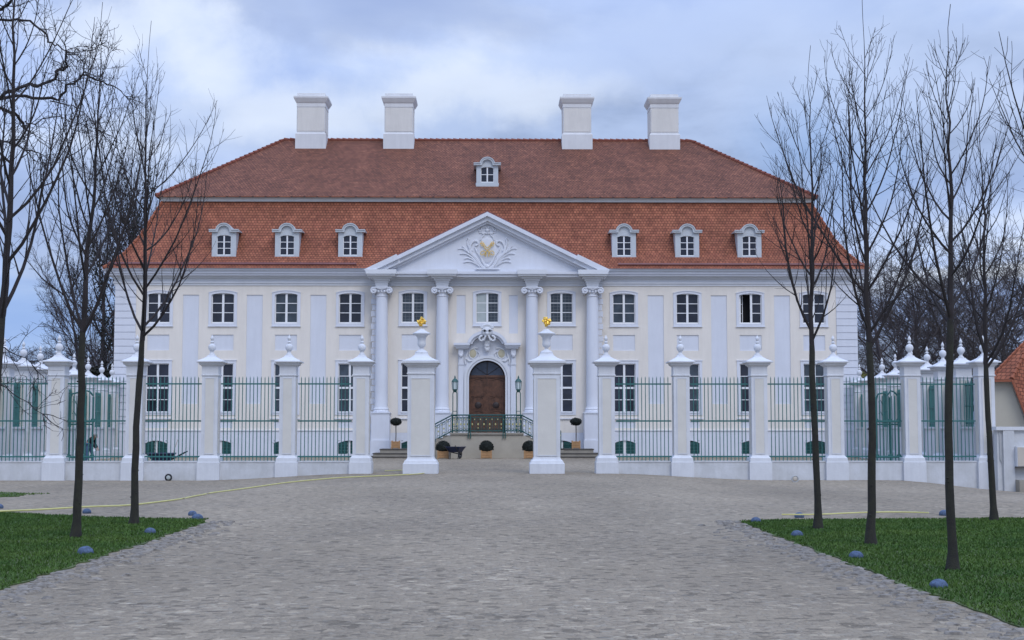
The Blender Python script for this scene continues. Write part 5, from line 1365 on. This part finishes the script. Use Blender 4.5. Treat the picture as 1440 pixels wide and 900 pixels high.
def mixc(f, a, b_):
    n = N.new('ShaderNodeMix'); n.data_type = 'RGBA'; L.new(f, n.inputs['Factor'])
    for k, v in (('A', a), ('B', b_)):
        if isinstance(v, tuple): n.inputs[k].default_value = (*[c/STR for c in v], 1)
        else: L.new(v, n.inputs[k])
    return n.outputs['Result']
n1 = noise(1.25, 9, .52, (1.7, .4, 0), .25); n2 = noise(.55, 5, .5, (4.1, 2.2, 1)); n3 = noise(3.2, 6, .6, (7.7, 3.1, 2), .2)
wn = N.new('ShaderNodeTexNoise'); wn.inputs['Scale'].default_value = 7; wn.inputs['Detail'].default_value = 7; wn.inputs['Roughness'].default_value = .6; L.new(tc.outputs['Generated'], wn.inputs['Vector'])
wv = N.new('ShaderNodeVectorMath'); wv.operation = 'MULTIPLY_ADD'; wv.inputs[1].default_value = (.17, .17, .12); L.new(wn.outputs['Color'], wv.inputs[0]); L.new(tc.outputs['Generated'], wv.inputs[2])
def mass(px, py, rx, rz):
    # one cloud mass: an ellipse of directions with a wandering edge
    d = ray(px, py).normalized(); c = (d.x+.085, d.y+.085, d.z+.06)
    a = N.new('ShaderNodeVectorMath'); a.operation = 'SUBTRACT'; L.new(wv.outputs['Vector'], a.inputs[0]); a.inputs[1].default_value = c
    q = N.new('ShaderNodeVectorMath'); q.operation = 'MULTIPLY'; L.new(a.outputs['Vector'], q.inputs[0]); q.inputs[1].default_value = (1/rx, 1/rx*.35, 1/rz)
    l = N.new('ShaderNodeVectorMath'); l.operation = 'LENGTH'; L.new(q.outputs['Vector'], l.inputs[0]); return mr(l.outputs['Value'], .25, 1.25, 1, 0)
def many(lst):
    o = mass(*lst[0])
    for k in lst[1:]: o = mth('MAXIMUM', o, mass(*k))
    return o
bright = many([(300, 105, .055, .030), (180, 60, .09, .022), (650, 150, .12, .025), (420, 150, .07, .03)])
soft = many([(1000, 60, .14, .04), (1200, 120, .12, .05), (820, 100, .1, .03)])
grey = many([(560, 15, .13, .030), (300, 12, .12, .022), (80, 330, .10, .03)])
blue = many([(60, 430, .12, .06), (1180, 210, .07, .05)])
veil = mixc(mr(n1, .38, .60), (.37, .50, .86), (.57, .70, 1.0))
# bright rifts
m1 = mth('MULTIPLY', mr(n1, .50, .64), mr(n2, .42, .58)); c1 = mixc(m1, veil, (.84, .90, 1.0))
# grey undersides
m2 = mth('MULTIPLY', mr(n2, .52, .38), mr(n3, .35, .7, .45, 1)); c2 = mixc(m2, c1, (.30, .39, .60))
full = mixc(mr(n3, .30, .75, .90, .97), sky.outputs['Color'], c2)
# an overcast sky is brighter overhead
gl = mr(sp.outputs['Z'], .26, .9, 1.07, 2.3)
full = mixc(mth('MULTIPLY', blue, .65), full, (.27, .43, .76))
full = mixc(mth('MULTIPLY', grey, .40), full, (.32, .39, .58))
full = mixc(mth('MULTIPLY', soft, .55), full, (.56, .68, .95))
full = mixc(mth('MULTIPLY', bright, .50), full, (.83, .90, 1.0))
vs = N.new('ShaderNodeVectorMath'); vs.operation = 'SCALE'; L.new(full, vs.inputs[0]); L.new(gl, vs.inputs['Scale']); L.new(vs.outputs['Vector'], bg.inputs['Color'])
sd = bpy.data.lights.new('sun', 'SUN'); sd.energy = 1.0; sd.angle = R(25); sd.color = (1, .96, .90)
so = bpy.data.objects.new('sun', sd); C.objects.link(so)
dirv = Vector((sin(SAZ)*cos(SEL), cos(SAZ)*cos(SEL), sin(SEL)))
so.rotation_euler = dirv.to_track_quat('Z', 'Y').to_euler()
vs_ = sc.view_settings; vs_.view_transform = 'Standard'; vs_.look = 'None'; vs_.exposure = 0; vs_.gamma = 1
sc.render.resolution_x = 1024; sc.render.resolution_y = 640
